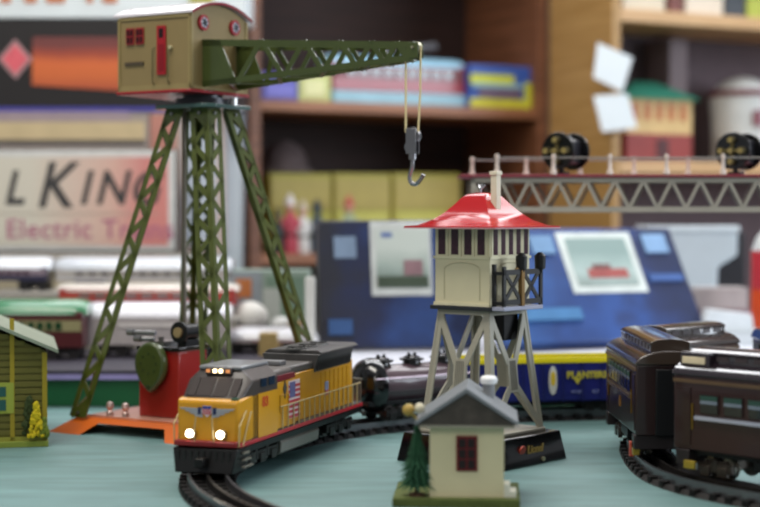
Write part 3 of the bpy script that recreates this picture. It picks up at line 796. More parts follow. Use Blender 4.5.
# ---------------------------------------------------------------- freight cars behind
def circ(a, r=CR): return Vector((CX+r*math.cos(math.radians(a)), CY+r*math.sin(math.radians(a))))
a, b = circ(134.5), circ(117.0)
c_ = (a+b)/2; L_ = (a-b).length; ang = math.atan2((a-b).y, (a-b).x)
tk = thing('tank_car', 'dark toy tank car with three black domes behind the yellow locomotive', 'toy freight car', (c_.x, c_.y, 0), ang)
MB().bounds((-L_/2-.004, -.020, .030), (L_/2+.004, .020, .035)).build('frame', BLACK, tk, bevel=.0008)
R = .0215; zc = .0505
MB().lathe([(.004, -L_/2-.006), (.014, -L_/2-.003), (.0175, -L_/2+.002), (.0205, -L_/2+.008), (R, -L_/2+.014), (R, L_/2-.014), (.0205, L_/2-.008), (.0175, L_/2-.002), (.014, L_/2+.003), (.004, L_/2+.006)], 32,
    M=Matrix.Translation((0, 0, zc)) @ Matrix.Rotation(PI/2, 4, 'Y')).build('tank', mat('544349', .28, var=.1, coat=.5), tk)
for s in (-1, 1):
    Re = .030 if s > 0 else .0225
    MB().lathe([(.004, .0068), (Re*.55, .0045), (Re*.8, .0005), (Re*.95, -.0055), (Re, -.0115), (Re, -.0155)], 32,
        M=Matrix.Translation((s*L_/2, 0, zc)) @ Matrix.Rotation(s*PI/2, 4, 'Y')).build('tank_end', GLOSSBLACK, tk)
for x in (-.042, 0, .042):
    dm = MB().lathe([(.0100, .067), (.0100, .077), (.0085, .0795), (.004, .081)], 22, c=(x, 0, 0)).build('dome', GLOSSBLACK, tk)
    MB().lathe([(.0135, .0755), (.0135, .0775), (.0100, .0780)], 22, c=(x, 0, 0)).cyl((x-.004, 0, .079), (x-.004, 0, .0835), .0018, n=8).cyl((x+.004, 0, .079), (x+.004, 0, .0835), .0018, n=8).build('dome_fittings', BLACK, dm)
for y in (-.0275, .0275):
    MB().tube([(-L_/2, y, .060), (L_/2, y, .060)], .0010, 6).build('side_rail', mat('8c7d84', .3, .6), tk)
MB().bounds((-L_/2, -.0275, .044), (L_/2, -.0255, .0455)).bounds((-L_/2, .0255, .044), (L_/2, .0275, .0455)).build('running_board', mat('2b2729', .4), tk)
mb = MB()
for i in range(7): mb.cyl((L_/2+.010, -.014+.0045*i, .036), (L_/2+.010, -.014+.0045*i, .060), .0007, n=6)
mb.tube([(L_/2+.010, -.016, .060), (L_/2+.010, .016, .060)], .0008, 6)
mb.build('end_ladder', mat('7e7c72', .4, .4), tk)
truck(tk, .036, .034, nw=2); truck(tk, -.036, .034, nw=2)
a, b = Vector((.085, 1.825)), Vector((.283, 1.862))
c_ = (a+b)/2; L_ = (a-b).length; ang = math.atan2((b-a).y, (b-a).x)
gd = thing('gondola_car', 'blue toy gondola car with bright yellow rim and yellow lettering', 'toy freight car', (c_.x, c_.y, 0), ang)
BL = mat('20256b', .35, var=.06, coat=.3); GY = mat('e0cf1c', .35, var=.04)
gw = .029; gb = .024; gt = .0675
MB().bounds((-L_/2, -gw, gb), (L_/2, gw, gb+.002)).bounds((-L_/2, -gw, gb), (L_/2, -gw+.0016, gt)).bounds((-L_/2, gw-.0016, gb), (L_/2, gw, gt)).bounds((-L_/2, -gw, gb), (-L_/2+.0016, gw, gt)).bounds((L_/2-.0016, -gw, gb), (L_/2, gw, gt)).build('gondola_body', BL, gd)
MB().bounds((-L_/2-.001, -gw-.001, gt), (L_/2+.001, -gw+.0025, gt+.006)).bounds((-L_/2-.001, gw-.0025, gt), (L_/2+.001, gw+.001, gt+.006)).bounds((-L_/2-.001, -gw, gt), (-L_/2+.0025, gw, gt+.006)).bounds((L_/2-.0025, -gw, gt), (L_/2+.001, gw, gt+.006)).build('rim', GY, gd, bevel=.0006)
mb = MB()
for i in range(9): mb.bounds((-L_/2+.0235*i+.002, -gw-.0014, gb), (-L_/2+.0235*i+.0042, -gw+.0002, gt))
mb.build('side_post', mat('1b1f5a', .4), gd)
MB().bounds((-L_/2, -.024, .019), (L_/2, .024, .024)).build('frame', BLACK, gd)
def gx(pxx): return ((pxx-380)/F*1.82-c_.x)/math.cos(ang)
GT = mat('b9ad3c', .5)
text('PLAN', .0108, GT, gd, face((gx(573.5), -gw-.0015, .0535), (0, -1, 0)), bold=.0004)
text('TERS', .0100, GT, gd, face((gx(594), -gw-.0015, .0535), (0, -1, 0)), bold=.0004)
MB().prism([(gx(569), .050), (gx(577), .050), (gx(573), .043)], 'y', -gw-.0018, -gw-.0010).build('wedge_mark', GT, gd)
text('47100', .0050, mat('7f86b0', .5), gd, face((gx(572), -gw-.0015, .0345), (0, -1, 0)), name='small_lettering')
text('BLT', .0050, mat('7f86b0', .5), gd, face((gx(592), -gw-.0015, .0345), (0, -1, 0)), name='small_lettering')
xx = gx(548)
pl = [(xx+.0050*math.cos(2*PI*k/24), .0480+.0165*math.sin(2*PI*k/24)) for k in range(24)]
MB().prism(pl, 'y', -gw-.0018, -gw-.0008).build('oval_mark', mat('c8c6c0', .5), gd)
pl = [(xx+.0028*math.cos(2*PI*k/20), .0500+.0085*math.sin(2*PI*k/20)) for k in range(20)]
MB().prism(pl, 'y', -gw-.0024, -gw-.0016).build('oval_centre', mat('d6b52a', .5), gd)
truck(gd, .062, .034, nw=2, wy=.021, zc=.0195); truck(gd, -.066, .034, nw=2, wy=.021, zc=.0195)

# ---------------------------------------------------------------- passenger cars
def pcar(name, label, cat, loc, ang, L=.2, W=.064, H0=.030, H1=.098, body='3b211f', roof='2a2224', win='10161c', strip=None, band=None,
         nwin=8, detail=True, clere=True, group=None, under=True, roofcoat=.9, winz=(.58, .86), hat='2e2326', rh=.020):
    t = thing(name, label, cat, loc, ang, group)
    w = W/2; h = H1-H0
    mb = MB().bounds((-L/2, -w, H0), (L/2, w, H1)); bd = mb.build('car_body', mat(body, .35, var=.08, scale=60, coat=.4), t, bevel=.0012)
    # lower roof, rounded
    pr = [(w*1.035*math.cos(PI*i/14), H1+.0125*math.sin(PI*i/14)) for i in range(15)]
    RM = mat(roof, .13, var=.06, coat=roofcoat)
    if clere:
        MB().prism(pr, 'x', -L/2-.002, L/2+.002).build('roof', RM, t, bevel=.001)
        r2 = [(-w*.56, H1+.008), (w*.56, H1+.008), (w*.56, H1+.0175)] + [(w*.60*math.cos(PI*i/10), H1+.0180+.005*math.sin(PI*i/10)) for i in range(11)] + [(-w*.56, H1+.0175)]
        cl = MB().prism(r2, 'x', -L/2+.006, L/2-.006).build('clerestory', RM, t, bevel=.001)
        if detail:
            for i in range(int(L/.02)):
                x = -L/2+.022+.019*i
                if x > L/2-.02: break
                for s in (-1, 1): MB().bounds((x-.006, s*w*.56-.0006, H1+.0125), (x+.006, s*w*.56+.0006, H1+.0168)).build('clerestory_window', mat('3c3436', .3), cl)
    else:
        pr = [(w*1.02*math.cos(PI*i/16), H1-.004+rh*math.sin(PI*i/16)) for i in range(17)]
        v = []; f = []; n = len(pr)
        xs = [(-L/2-.004, .80), (-L/2+.002, .93), (-L/2+.012, 1), (L/2-.012, 1), (L/2-.002, .93), (L/2+.004, .80)]
        for x, k in xs: v += [(x, y*k, H1-.004+(z-H1+.004)*k) for y, z in pr]
        for i in range(5):
            for k in range(n): f.append((i*n+k, i*n+(k+1) % n, (i+1)*n+(k+1) % n, (i+1)*n+k))
        f += [tuple(range(n)), tuple(5*n+k for k in range(n-1, -1, -1))]
        mb = MB(); mb._add(v, f); mb.build('roof', RM, t)
    wz0, wz1 = H0+h*winz[0], H0+h*winz[1]
    x0, x1 = -L/2+.026, L/2-.026
    if band:
        MB().bounds((-L/2+.002, -w-.0006, wz0-.002), (L/2-.002, w+.0006, wz1+.002)).build('window_band', mat(band, .4), t)
    for s in (-1, 1):
        for i in range(nwin):
            x = x0+(x1-x0)*(i+.5)/nwin; q = (x1-x0)/nwin*.36
            fr = MB().bounds((x-q-.001, s*(w+.0004)-.0006, wz0-.001), (x+q+.001, s*(w+.0004)+.0006, wz1+.001)).build('window', mat(band or body, .4), t)
            MB().bounds((x-q, s*(w+.0009)-.0006, wz0), (x+q, s*(w+.0009)+.0006, wz1)).build('pane', mat(win, .1, coat=.7), fr)
            if detail:
                MB().bounds((x-q, s*(w+.0016)-.0004, wz1-.0045), (x+q, s*(w+.0016)+.0004, wz1-.0005)).build('window_shade', mat('27443b', .5), fr)
                MB().bounds((x-q, s*(w+.0016)-.0004, wz1-.0075), (x+q, s*(w+.0016)+.0004, wz1-.0047)).build('window_sash', mat('7d8898', .25, .4), fr)
    if strip:
        for s in (-1, 1): MB().bounds((-L/2+.024, s*(w+.0012)-.0018, wz0-.006), (L/2-.024, s*(w+.0012)+.0018, wz0-.0030)).build('belt_rail', mat(strip, .25, .5), t)
    if detail:
        for s in (-1, 1):
            MB().bounds((-L/2, s*(w+.0004)-.0006, H1-.006), (L/2, s*(w+.0004)+.0006, H1-.003)).build('letter_board', mat('5a4632', .4), t)
            for e in (-1, 1):
                d = MB().bounds((e*(L/2-.012)-.0065, s*(w+.0002)-.0006, H0+.004), (e*(L/2-.012)+.0065, s*(w+.0002)+.0006, H1-.010)).build('vestibule_door', mat('230d0e', .3, coat=.5), t)
                MB().cyl((e*(L/2-.0205), s*(w+.001), H0+.018), (e*(L/2-.0205), s*(w+.001), H0+.040), .0006, n=6).build('grab_rail', BRASS, d)
            MB().bounds((-.004, s*(w+.0004)-.0006, H0+.016), (.004, s*(w+.0004)+.0006, H0+.026)).build('car_crest', mat('8a5f2c', .4, .3), t)
        for e in (-1, 1):
            MB().bounds((e*(L/2+.002)-.002, -w*.45, H0), (e*(L/2+.002)+.002, w*.45, H1-.004)).build('diaphragm', BLACK, t, bevel=.0008)
            MB().bounds((e*(L/2-.010)-.007, -w-.001, H0-.013), (e*(L/2-.010)+.007, w+.001, H0)).build('steps', mat('2a2425', .4, .3), t, bevel=.0008)
    if under:
        MB().bounds((-L/2+.004, -w+.006, H0-.004), (L/2-.004, w-.006, H0)).build('underframe', BLACK, t)
        k = .31 if L > .15 else .27
        for e in (-1, 1): truck(t, e*L*k, .036 if L > .15 else .030, nw=2, wy=.0235, zc=H0-.0095 if H0 < .035 else .0215, m=mat('4a403a', .28, .7, .4, 150), wheel_m=mat('8a857c', .25, .8))
        if detail: MB().bounds((-.02, -w+.004, H0-.012), (.02, w-.004, H0-.003)).build('battery_box', BLACK, t, bevel=.001)
    return t
e1 = Vector((.2740, 1.400)); u = Vector((.656, -.755)); c1 = e1+u*.105
c1_ = pcar('passenger_car', 'brown heavyweight toy passenger car with silver window rail and glossy roof', 'toy passenger car', (c1.x, c1.y, 0), math.atan2(u.y, u.x), L=.2, nwin=6, strip='b9bcd0', body='2a1213', roof='221a20', H0=.0355, H1=.099, winz=(.52, .76))
# lit clerestory end marker and gold coupler plates on car one (side facing the camera is -y)
MB().bounds((-.096, -.0262, .1085), (-.072, -.0240, .1145)).build('roof_marker_panel', mat('d9c9a8', .4), c1_, bevel=.0005)
MB().bounds((-.099, -.0250, .1030), (-.068, -.0160, .1185)).build('roof_end_box', mat('2a2028', .25, coat=.6), c1_, bevel=.001)
MB().box((-.080, -.035, .0235), (.012, .003, .007)).build('gold_plate', mat('b59a3e', .3, .7), c1_, bevel=.0006)
c2_ = pcar('passenger_car', 'brown toy passenger car angled away behind the silver railed car', 'toy passenger car', (.2645, 1.545, 0), PI/2, L=.19, nwin=7, strip='6b5a4a', body='251413', roof='3a3029', H0=.0355, H1=.100, roofcoat=.8)
MB().box((-.082, .030, .022), (.008, .006, .012)).build('gold_plate', mat('b59a3e', .3, .7), c2_, bevel=.0006)
MB().box((-.070, .032, .020), (.006, .004, .014)).build('red_marker', mat('a84a38', .4), c2_, bevel=.0006)
pcar('passenger_car', 'short brown toy passenger car at the back of the bend', 'toy passenger car', (.325, 1.718, 0), math.radians(44), L=.12, nwin=4, strip=None, body='3a241c', roof='3a3230', H0=.031, H1=.097)
pcar('passenger_car', 'dark brown toy passenger car trailing behind the others at the back of the loop', 'toy passenger car', (.520, 1.768, 0), 0, L=.2, nwin=7, strip=None, body='3a241c', roof='1f1a1c', H0=.031, H1=.098)

# ---------------------------------------------------------------- signal bridge
SBY = 1.93; SK = .048
sb = thing('signal_bridge', 'grey lattice signal bridge with red walkway and pale handrail posts', 'signal bridge', (0, SBY, 0), 0)
zd = hz(177, SBY); zb_ = hz(212, SBY-.03)
X0 = px(459, SBY); X1 = .72
SG = mat('9a958a', .4, var=.06)
MB().bounds((X0, -SK, zd-.0015), (X1, SK, zd+.0022)).build('walkway', mat('7d2c38', .4, var=.05), sb, bevel=.0006)
xs0 = px(470, SBY)
for y in (-SK+.004, SK-.004):
    mb = MB(); n = (0, 1, 0)
    mb.bar((xs0, y, zd-.0045), (X1, y, zd-.0045), .0055, .0020, n); mb.bar((xs0, y, zb_+.003), (X1, y, zb_+.003), .0065, .0020, n)
    st_ = .0168; k = 0 if y < 0 else 1; x = xs0
    mb.bar((xs0+.001, y, zd-.004), (xs0+.001, y, zb_), .0045, .002, n)
    while x < X1-.02:
        mb.bar((x, y, zb_+.004 if k % 2 else zd-.005), (x+st_, y, zd-.005 if k % 2 else zb_+.004), .0034, .0018, n)
        x += st_; k += 1
    mb.build('truss', SG, sb)
mb = MB(); x = xs0+.01
while x < X1:
    mb.bar((x, -SK+.004, zb_+.003), (x, SK-.004, zb_+.003), .003, .0016, (0, 0, 1)); x += .054
mb.build('cross_tie', SG, sb)
PO = mat('c9b9ae', .4, var=.05)
for y, xx0 in ((-SK+.003, px(497, SBY-SK)), (SK-.003, px(472, SBY+SK))):
    x = xx0
    while x < X1:
        MB().lathe([(.0040, 0), (.0036, .004), (.0024, .007), (.0021, .018), (.0030, .0205), (.0020, .024)], 12, c=(x, y, zd+.002)).build('rail_post', PO, sb)
        x += .0665
    MB().tube([(xx0-.003, y, zd+.0215), (X1, y, zd+.0215)], .0010, 6).build('handrail', mat('8f8a84', .35, .5), sb)
mb = MB()
for sx_ in (X1-.06, X1):
    for y in (-SK+.004, SK-.004): mb.bounds((sx_-.003, y-.003, 0), (sx_+.003, y+.003, zd))
for y in (-SK+.004, SK-.004):
    for i in range(6):
        za, zb2 = zb_*i/6, zb_*(i+1)/6
        mb.bar((X1-.06, y, za), (X1, y, zb2), .003, .0018, (0, 1, 0)); mb.bar((X1, y, za), (X1-.06, y, zb2), .003, .0018, (0, 1, 0))
mb.build('support_tower', SG, sb)
MB().bounds((X1-.075, -SK-.012, 0), (X1+.015, SK+.012, .008)).build('tower_footing', SG, sb, bevel=.001)
def signal(pxx, label):
    X = px(pxx, SBY-.01); zc_ = hz(151, SBY-.02)
    t = thing('railway_signal', label, 'signal', (X, SBY-.012, zd+.0022), math.radians(-38))
    zz = zc_-zd-.0022; r = .0225
    MB().cyl((0, 0, 0), (0, 0, zz), .0035, n=10).bounds((-.008, -.006, 0), (.008, .006, .004)).build('mast', BLACK, t)
    for yy, s in ((-.009, -1), (.026, 1)):
        d = MB().cyl((0, yy, zz), (0, yy+.0030, zz), r, n=36).build('target_disc', GLOSSBLACK, t, bevel=.0006)
        mb = MB()
        yo = yy if s < 0 else yy+.003
        for a in (0, PI/2): mb.bar((-.017*math.cos(a), yo+s*.001, zz-.017*math.sin(a)), (.017*math.cos(a), yo+s*.001, zz+.017*math.sin(a)), .0030, .002, (0, 1, 0))
        mb.build('cross_strip', mat('8c8250', .4, .3), d)
        for dx_, dz_ in ((0, 0), (-.013, 0), (.013, 0), (0, .013), (0, -.013)):
            h = MB().cyl((dx_, yo, zz+dz_), (dx_, yo+s*.007, zz+dz_), .0042, n=14).build('lamp_hood', mat('5a5234', .4, .3), d)
            MB().cyl((dx_, yo+s*.0065, zz+dz_), (dx_, yo+s*.0074, zz+dz_), .0030, n=12).build('lens', mat('8f8350', .2, coat=.5), h)
    MB().bounds((-.012, -.003, zz-.016), (.012, .028, zz+.014)).build('lamp_case', mat('1b1b20', .3, coat=.5), t, bevel=.003)
    return t
signal(561, 'round black signal head with brass cross nearest the red roofed switch tower')
signal(735, 'round black signal head with brass cross above the brown cars')
# ---------------------------------------------------------------- bookcases
Q = Vector((.435, 3.0)); YW = math.radians(27)
U = Vector((math.cos(YW), math.sin(YW))); V = Vector((-math.sin(YW), math.cos(YW)))
LO = Q+V*.22-U*.641            # front corner of the dark bookcase at its far left
def bs(pxx, t, O):             # distance along the bookcase front for a picture column, at depth t
    k = (pxx-380)/F
    # O.x + s U.x + t V.x = k (O.y + s U.y + t V.y)
    return (k*(O.y+t*V.y)-O.x-t*V.x)/(U.x-k*U.y)
def bz(y, s, t, O): return hz(y, O.y+s*U.y+t*V.y)
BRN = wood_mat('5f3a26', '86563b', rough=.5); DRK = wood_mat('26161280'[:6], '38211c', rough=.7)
BRN_H = wood_mat('7a4c34', 'a06c4a', stretch=(1, 14, 14), rough=.5)
bk = thing('bookcase', 'dark brown wooden bookcase with toys and boxes on its shelves', 'bookcase', (LO.x, LO.y, 0), YW)
BW = .640; BD = .30
ZA = bz(104, .3, .0, LO); ZBs = bz(254, .05, .0, LO)
for x in (0, BW-.022): MB().bounds((x, 0, -Z0), (x+.022, BD, 1.1)).build('side_panel', BRN, bk, bevel=.001)
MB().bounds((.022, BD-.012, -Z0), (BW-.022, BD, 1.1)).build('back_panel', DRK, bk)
for z in (ZA, ZBs, ZA+.42, -.15, -.45, -.75, 1.08):
    MB().bounds((.022, .002, z-.020), (BW-.022, BD-.012, z)).build('shelf', BRN_H, bk, bevel=.001)
ok = thing('oak_bookcase', 'light oak bookcase with a wide tan side panel', 'bookcase', (Q.x, Q.y, 0), YW)
OW = .9; OD = .215
OAK = wood_mat('9a7440', 'b08a55', rough=.5); OAKL = wood_mat('b98f5e', 'd0a878', stretch=(1, 14, 14), rough=.45); PURP = mat('62555a', .8)
MB().bounds((0, 0, -Z0), (.018, OD, 1.1)).build('side_panel', OAK, ok, bevel=.001)
MB().bounds((OW-.018, 0, -Z0), (OW, OD, 1.1)).build('side_panel', OAK, ok, bevel=.001)
MB().bounds((.018, OD-.012, -Z0), (OW-.018, OD, 1.1)).build('back_panel', PURP, ok)
ZC = bz(8, 0, 0, Q); ZD = bz(160, .02, 0, Q)
for z in (ZC, ZD, .0, -.35, -.7, 1.08):
    MB().bounds((.018, 0, z-.024), (OW-.018, OD-.012, z)).build('shelf', OAKL, ok, bevel=.001)

def carton(name, label, cat, O, s0, s1, t0, zlo, zhi, dep, body, yaw=YW, panels=(), lid=None, group=None):
    """box standing on a shelf; panels: (u0,u1,v0,v1,colour,name) in fractions of the front"""
    p = O+U*s0+V*t0 if yaw == YW else Vector(s0)
    w_ = (s1-s0) if yaw == YW else s1
    t = thing(name, label, cat, (p.x, p.y, zlo), yaw, group)
    h = zhi-zlo
    MB().bounds((0, 0, 0), (w_, dep, h)).build('box_body', mat(body, .45, var=.05, scale=12) if isinstance(body, str) else body, t, bevel=.0015)
    if lid: MB().bounds((-.002, -.002, h*(1-lid[0])), (w_+.002, dep+.002, h+.001)).build('lid', mat(lid[1], .45), t, bevel=.001)
    for i, (u0, u1, v0, v1, c, nm) in enumerate(panels):
        MB().bounds((w_*u0, -.0022-.0004*i, h*v0), (w_*u1, .0005, h*v1)).build(nm, mat(c, .45, var=.08, scale=30) if isinstance(c, str) else c, t)
    return t
def on(pa, pb, t, O=LO): return bs(pa, t, O), bs(pb, t, O)
# upper shelf of the dark bookcase
s0, s1 = on(262, 298, .03); carton('book_box', 'violet blue carton on the upper shelf under the crane boom', 'box', LO, s0, s1, .03, ZA, ZA+.052, .10, '5a5aa8', panels=((.1, .9, .15, .6, '7674c4', 'printed_label'),))
s0, s1 = on(299, 331, .03); carton('book_box', 'pale yellow green carton on the upper shelf under the crane boom', 'box', LO, s0, s1, .03, ZA, ZA+.056, .10, 'b9bf7a', panels=((.15, .8, .2, .75, 'd6d6a0', 'printed_label'),))
s0, s1 = on(333, 465, .05); p = LO+U*((s0+s1)/2)+V*.085
pcar('trolley_car', 'red toy trolley car with light blue roof on the upper shelf', 'toy trolley', (p.x, p.y, ZA-.004), YW, L=s1-s0, W=.07, H0=.030, H1=.085, body='8a1526', roof='93bfd6', win='2a1c1e', band='6a2c30', detail=False, clere=False, nwin=9, roofcoat=.2, under=False, winz=(.5, .85))
o = MB().bounds((-(s1-s0)/2-.002, -.037, .004), ((s1-s0)/2+.002, .037, .030)).build('skirt', mat('8cb6c6', .4), bpy.data.objects['trolley_car'], bevel=.004)
s0, s1 = on(470, 539, .03); cy = carton('toy_package', 'yellow and blue packaged toy at the end of the upper shelf', 'toy package', LO, s0, s1, .03, ZA, ZA+.085, .06, '3a5aa8', panels=((.0, .97, .0, .22, 'c8c83a', 'yellow_base'), (.12, .72, .22, .5, '6a5a70', 'dark_window'), (.0, .62, .56, .78, 'c8ce3c', 'yellow_arch'), (.03, .75, .48, .58, '8fb6c0', 'pale_strip'), (.78, .98, .0, .62, 'c6c83a', 'yellow_end')))
s0 = bs(412, .15, LO); p = LO+U*s0+V*.17
t = thing('model_airplane', 'grey model airplane lying over the red trolley car', 'toy', (p.x, p.y, ZA), YW)
MB().bounds((-.03, -.01, 0), (.03, .01, .006)).cyl((0, 0, .006), (0, 0, .112), .003, n=8).build('stand', BLACK, t)
MB().tube([(-.06, 0, .112), (-.03, 0, .119), (.03, 0, .127), (.065, 0, .132)], .009, 12).build('fuselage', mat('6b6d74', .4), t)
MB().bounds((-.01, -.05, .121), (.02, .05, .1245)).build('wing', mat('6b6d74', .4), t, bevel=.001)
# lower shelf
yb = [(270, 333), (334, 392), (393, 462)]
lab = ['long yellow carton behind the festive figurines, nearest the bookcase side', 'yellow carton in the middle of the lower shelf row', 'yellow carton closest to the red roofed tower']
for (a, b), l in zip(yb, lab):
    s0, s1 = on(a, b, .09); carton('storage_box', l, 'box', LO, s0, s1-.003, .09, ZBs, bz(173, s0, .09, LO), .12, 'a39a3c', panels=((.02, .98, .55, .93, 'a8984a', 'printed_band'), (.05, .95, .08, .5, 'b9b652', 'lower_label')), group='yellow cartons on the lower shelf')
s0 = bs(290, .12, LO); p = LO+U*s0+V*.15; zt = bz(173, s0, .09, LO)
t = thing('toy_dome', 'dull grey rounded cap lying on top of the yellow cartons', 'cap', (p.x, p.y, zt+.001), YW)
MB().lathe([(.050, 0), (.050, .006), (.046, .025), (.036, .046), (.020, .060), (.004, .065)], 28).build('crown', mat('5a4e4e', .8, var=.2), t)
MB().lathe([(.050, 0), (.058, .001), (.058, .005), (.050, .007)], 28).build('brim', mat('6d6262', .8), t)
def figurine(pxx, h, coat, hatc, label, tt=.03, face_c='d9a890'):
    s0 = bs(pxx, tt, LO); p = LO+U*s0+V*tt
    t = thing('figurine', label, 'figurine', (p.x, p.y, ZBs), YW)
    k = h/.085
    MB().lathe([(.014*k, 0), (.015*k, .004*k), (.013*k, .03*k), (.012*k, .045*k), (.013*k, .058*k), (.008*k, .068*k), (.004*k, .072*k)], 18).ball((-.013*k, -.004*k, .05*k), .005*k, 1, 1, 2.4, n=10).ball((.013*k, -.004*k, .05*k), .005*k, 1, 1, 2.4, n=10).build('coat', mat(coat, .5), t)
    MB().ball((0, 0, .079*k), .0085*k, n=14).ball((0, -.008*k, .078*k), .002*k, n=6).build('head', mat(face_c, .5), t)
    MB().lathe([(.0095*k, .083*k), (.0085*k, .089*k), (.005*k, .097*k), (.001*k, .103*k)], 14).build('hat', mat(hatc, .5), t)
    MB().lathe([(.0135*k, .030*k), (.0142*k, .032*k), (.0135*k, .034*k)], 16).build('belt', BLACK, t)
    return t
figurine(290, .092, 'a8404e', 'cfc9c9', 'red coated festive figurine with white hat before the yellow cartons')
figurine(303, .082, 'c9c7c4', 'bcae9c', 'white festive figurine beside the red coated one')
figurine(317, .084, '2c3d4c', '26323e', 'dark teal figurine standing beside the blue picture box', face_c='4a5a60')
figurine(278, .070, '2b3330', '4b4436', 'short dark figurine at the end of the figurine row', face_c='8a7a60')
figurine(349, .090, '8f9a7c', 'b0524a', 'figurine with small red hat peeking over the blue picture box')
# oak bookcase: paper notes, station, water tower
def note(lab, c, pts):
    """paper taped on the oak panel front edge; pts: four picture corners"""
    D = 2.985; q = [(px(a, D), D-.0*i, hz(b, D)) for i, (a, b) in enumerate(pts)]
    cx_ = sum(v[0] for v in q)/4; cz_ = sum(v[2] for v in q)/4
    mb = MB(); v = [(a-cx_, 0.0, z-cz_) for a, _, z in q] + [(a-cx_, .0015, z-cz_) for a, _, z in q]
    mb._add(v, [(0,1,2,3), (7,6,5,4), (0,4,5,1), (1,5,6,2), (2,6,7,3), (3,7,4,0)])
    o = mb.build('paper_note', mat(c, .6, var=.02), None); tag(o, lab, 'paper note', (cx_, D, cz_), 0)
    return o
note('white paper note taped on the oak bookcase, upper of two', 'dfe6ea', [(597, 43), (632, 58), (622, 92), (593, 78)])
note('white paper note taped on the oak bookcase, lower of two', 'dfe6ea', [(593, 96), (627, 94), (637, 128), (602, 132)])
s0, s1 = on(626, 692, .04, Q); p = Q+U*((s0+s1)/2)+V*.09
t = thing('toy_depot', 'green roofed cream and orange toy depot on a red box', 'toy building', (p.x, p.y, ZD), YW)
hw2 = (s1-s0)/2; zr = bz(98, s0, .04, Q)-ZD; zm = bz(133, s0, .04, Q)-ZD
lb = MB().bounds((-hw2, -.05, 0), (hw2, .05, zm)).build('red_base', mat('8c3834', .5), t, bevel=.002)
MB().bounds((-hw2*.1, -.052, .006), (hw2*.25, -.050, zm*.8)).build('base_door', mat('4c2426', .5), lb)
MB().bounds((-hw2, -.048, zm), (hw2, .048, zr)).build('walls', mat('d0b078', .5), t)
for i in range(5):
    x = -hw2*.72+hw2*.36*i
    MB().bounds((x-.007, -.0495, zm+.026), (x+.007, -.0478, zr-.008)).build('window', mat('b3602c', .4), t)
mb = MB(); a = hw2+.012; b = .062; zt = bz(79, s0, .05, Q)-ZD
mb._add([(-a, -b, zr), (a, -b, zr), (a, b, zr), (-a, b, zr), (-a*.3, 0, zt), (a*.3, 0, zt)], [(3,2,1,0), (0,1,5,4), (1,2,5), (2,3,4,5), (3,0,4)])
mb.build('roof', mat('2f7a66', .45), t)
s0 = bs(748, .08, Q); p = Q+U*s0+V*.10
t = thing('toy_water_tank', 'white round toy water tank with maroon band behind the signal head', 'toy building', (p.x, p.y, ZD), YW)
D_ = p.y; r = 33/F*D_; zc = hz(98, D_)-ZD
MB().lathe([(r*.9, 0), (r*.92, zc*.6), (r, zc)], 32).build('tank_wall', mat('c9cbc8', .5), t)
MB().lathe([(r*1.04, zc), (r*1.04, zc+.012), (r*.9, zc+.014)], 32).build('maroon_band', mat('6d3c40', .5), t)
MB().lathe([(r*.82, zc+.012), (r*.75, zc+.024), (r*.45, zc+.036), (.004, zc+.042)], 32).build('dome_roof', mat('cdd0ce', .5), t)
MB().bounds((-r*.35, -r*1.0-.001, zc*.55), (-r*.05, -r*.9, zc*.78)).build('maroon_mark', mat('86505a', .5), t)
for i, (a, b, c, h, l) in enumerate(((668, 682, '6d3c34', .05, 'small dark red book lying on the top oak shelf'), (724, 744, '3d4248', .05, 'dark grey box on the top oak shelf'), (746, 775, 'a8b048', .06, 'yellow green box on the top oak shelf'), (622, 664, 'cfc4ae', .05, 'cream box on the top oak shelf beside the dark red book'), (685, 722, 'd6cab8', .055, 'cream box on the top oak shelf beside the dark grey box'))):
    s0, s1 = on(a, b, .03, Q); carton('small_box', l, 'box', Q, s0, s1, .03, ZC, ZC+h, .09, c, lid=(.25, c))
s0, s1 = on(672, 690, .10, Q)
o = MB().bounds((0, 0, 0), (.045, .08, .25)).build('upright_binder', mat('75676a', .6), None, bevel=.003); p = Q+U*s0+V*.11
t = thing('binder', 'mauve grey binder standing behind the green roofed depot', 'binder', (p.x, p.y, ZD), YW); o.parent = t; o.name = 'cover'
MB().bounds((.012, -.001, .05), (.033, .001, .12)).build('spine_label', mat('8f8285', .6), t)

# ---------------------------------------------------------------- cabinet and stacked boxes on the far side
ZS = hz(253, 2.62)
t = thing('display_cabinet', 'cream display cabinet standing behind the rows of toy trains', 'cabinet', (-.60, 2.58, -Z0), 0)
MB().bounds((-.6, 0, 0), (.325, .30, Z0+ZS)).build('cabinet_body', mat('b3a88e', .6, var=.05, scale=5), t, bevel=.004)
MB().bounds((-.605, -.006, Z0+ZS-.016), (.330, .302, Z0+ZS)).build('cabinet_top', mat('a09a90', .6), t, bevel=.002)
for x in (-.45, -.1): MB().bounds((x-.14, -.004, .05), (x+.18, 0, Z0+.0)).build('cabinet_door', mat('b8ad94', .6), t, bevel=.002)
XL = -.98
def wbox(name, label, x0, x1, D, z0, z1, dep, col, panels=(), cat='box', lid=None):
    return carton(name, label, cat, None, (x0, D), x1-x0, 0, z0, z1, dep, col, yaw=0, panels=panels, lid=lid)
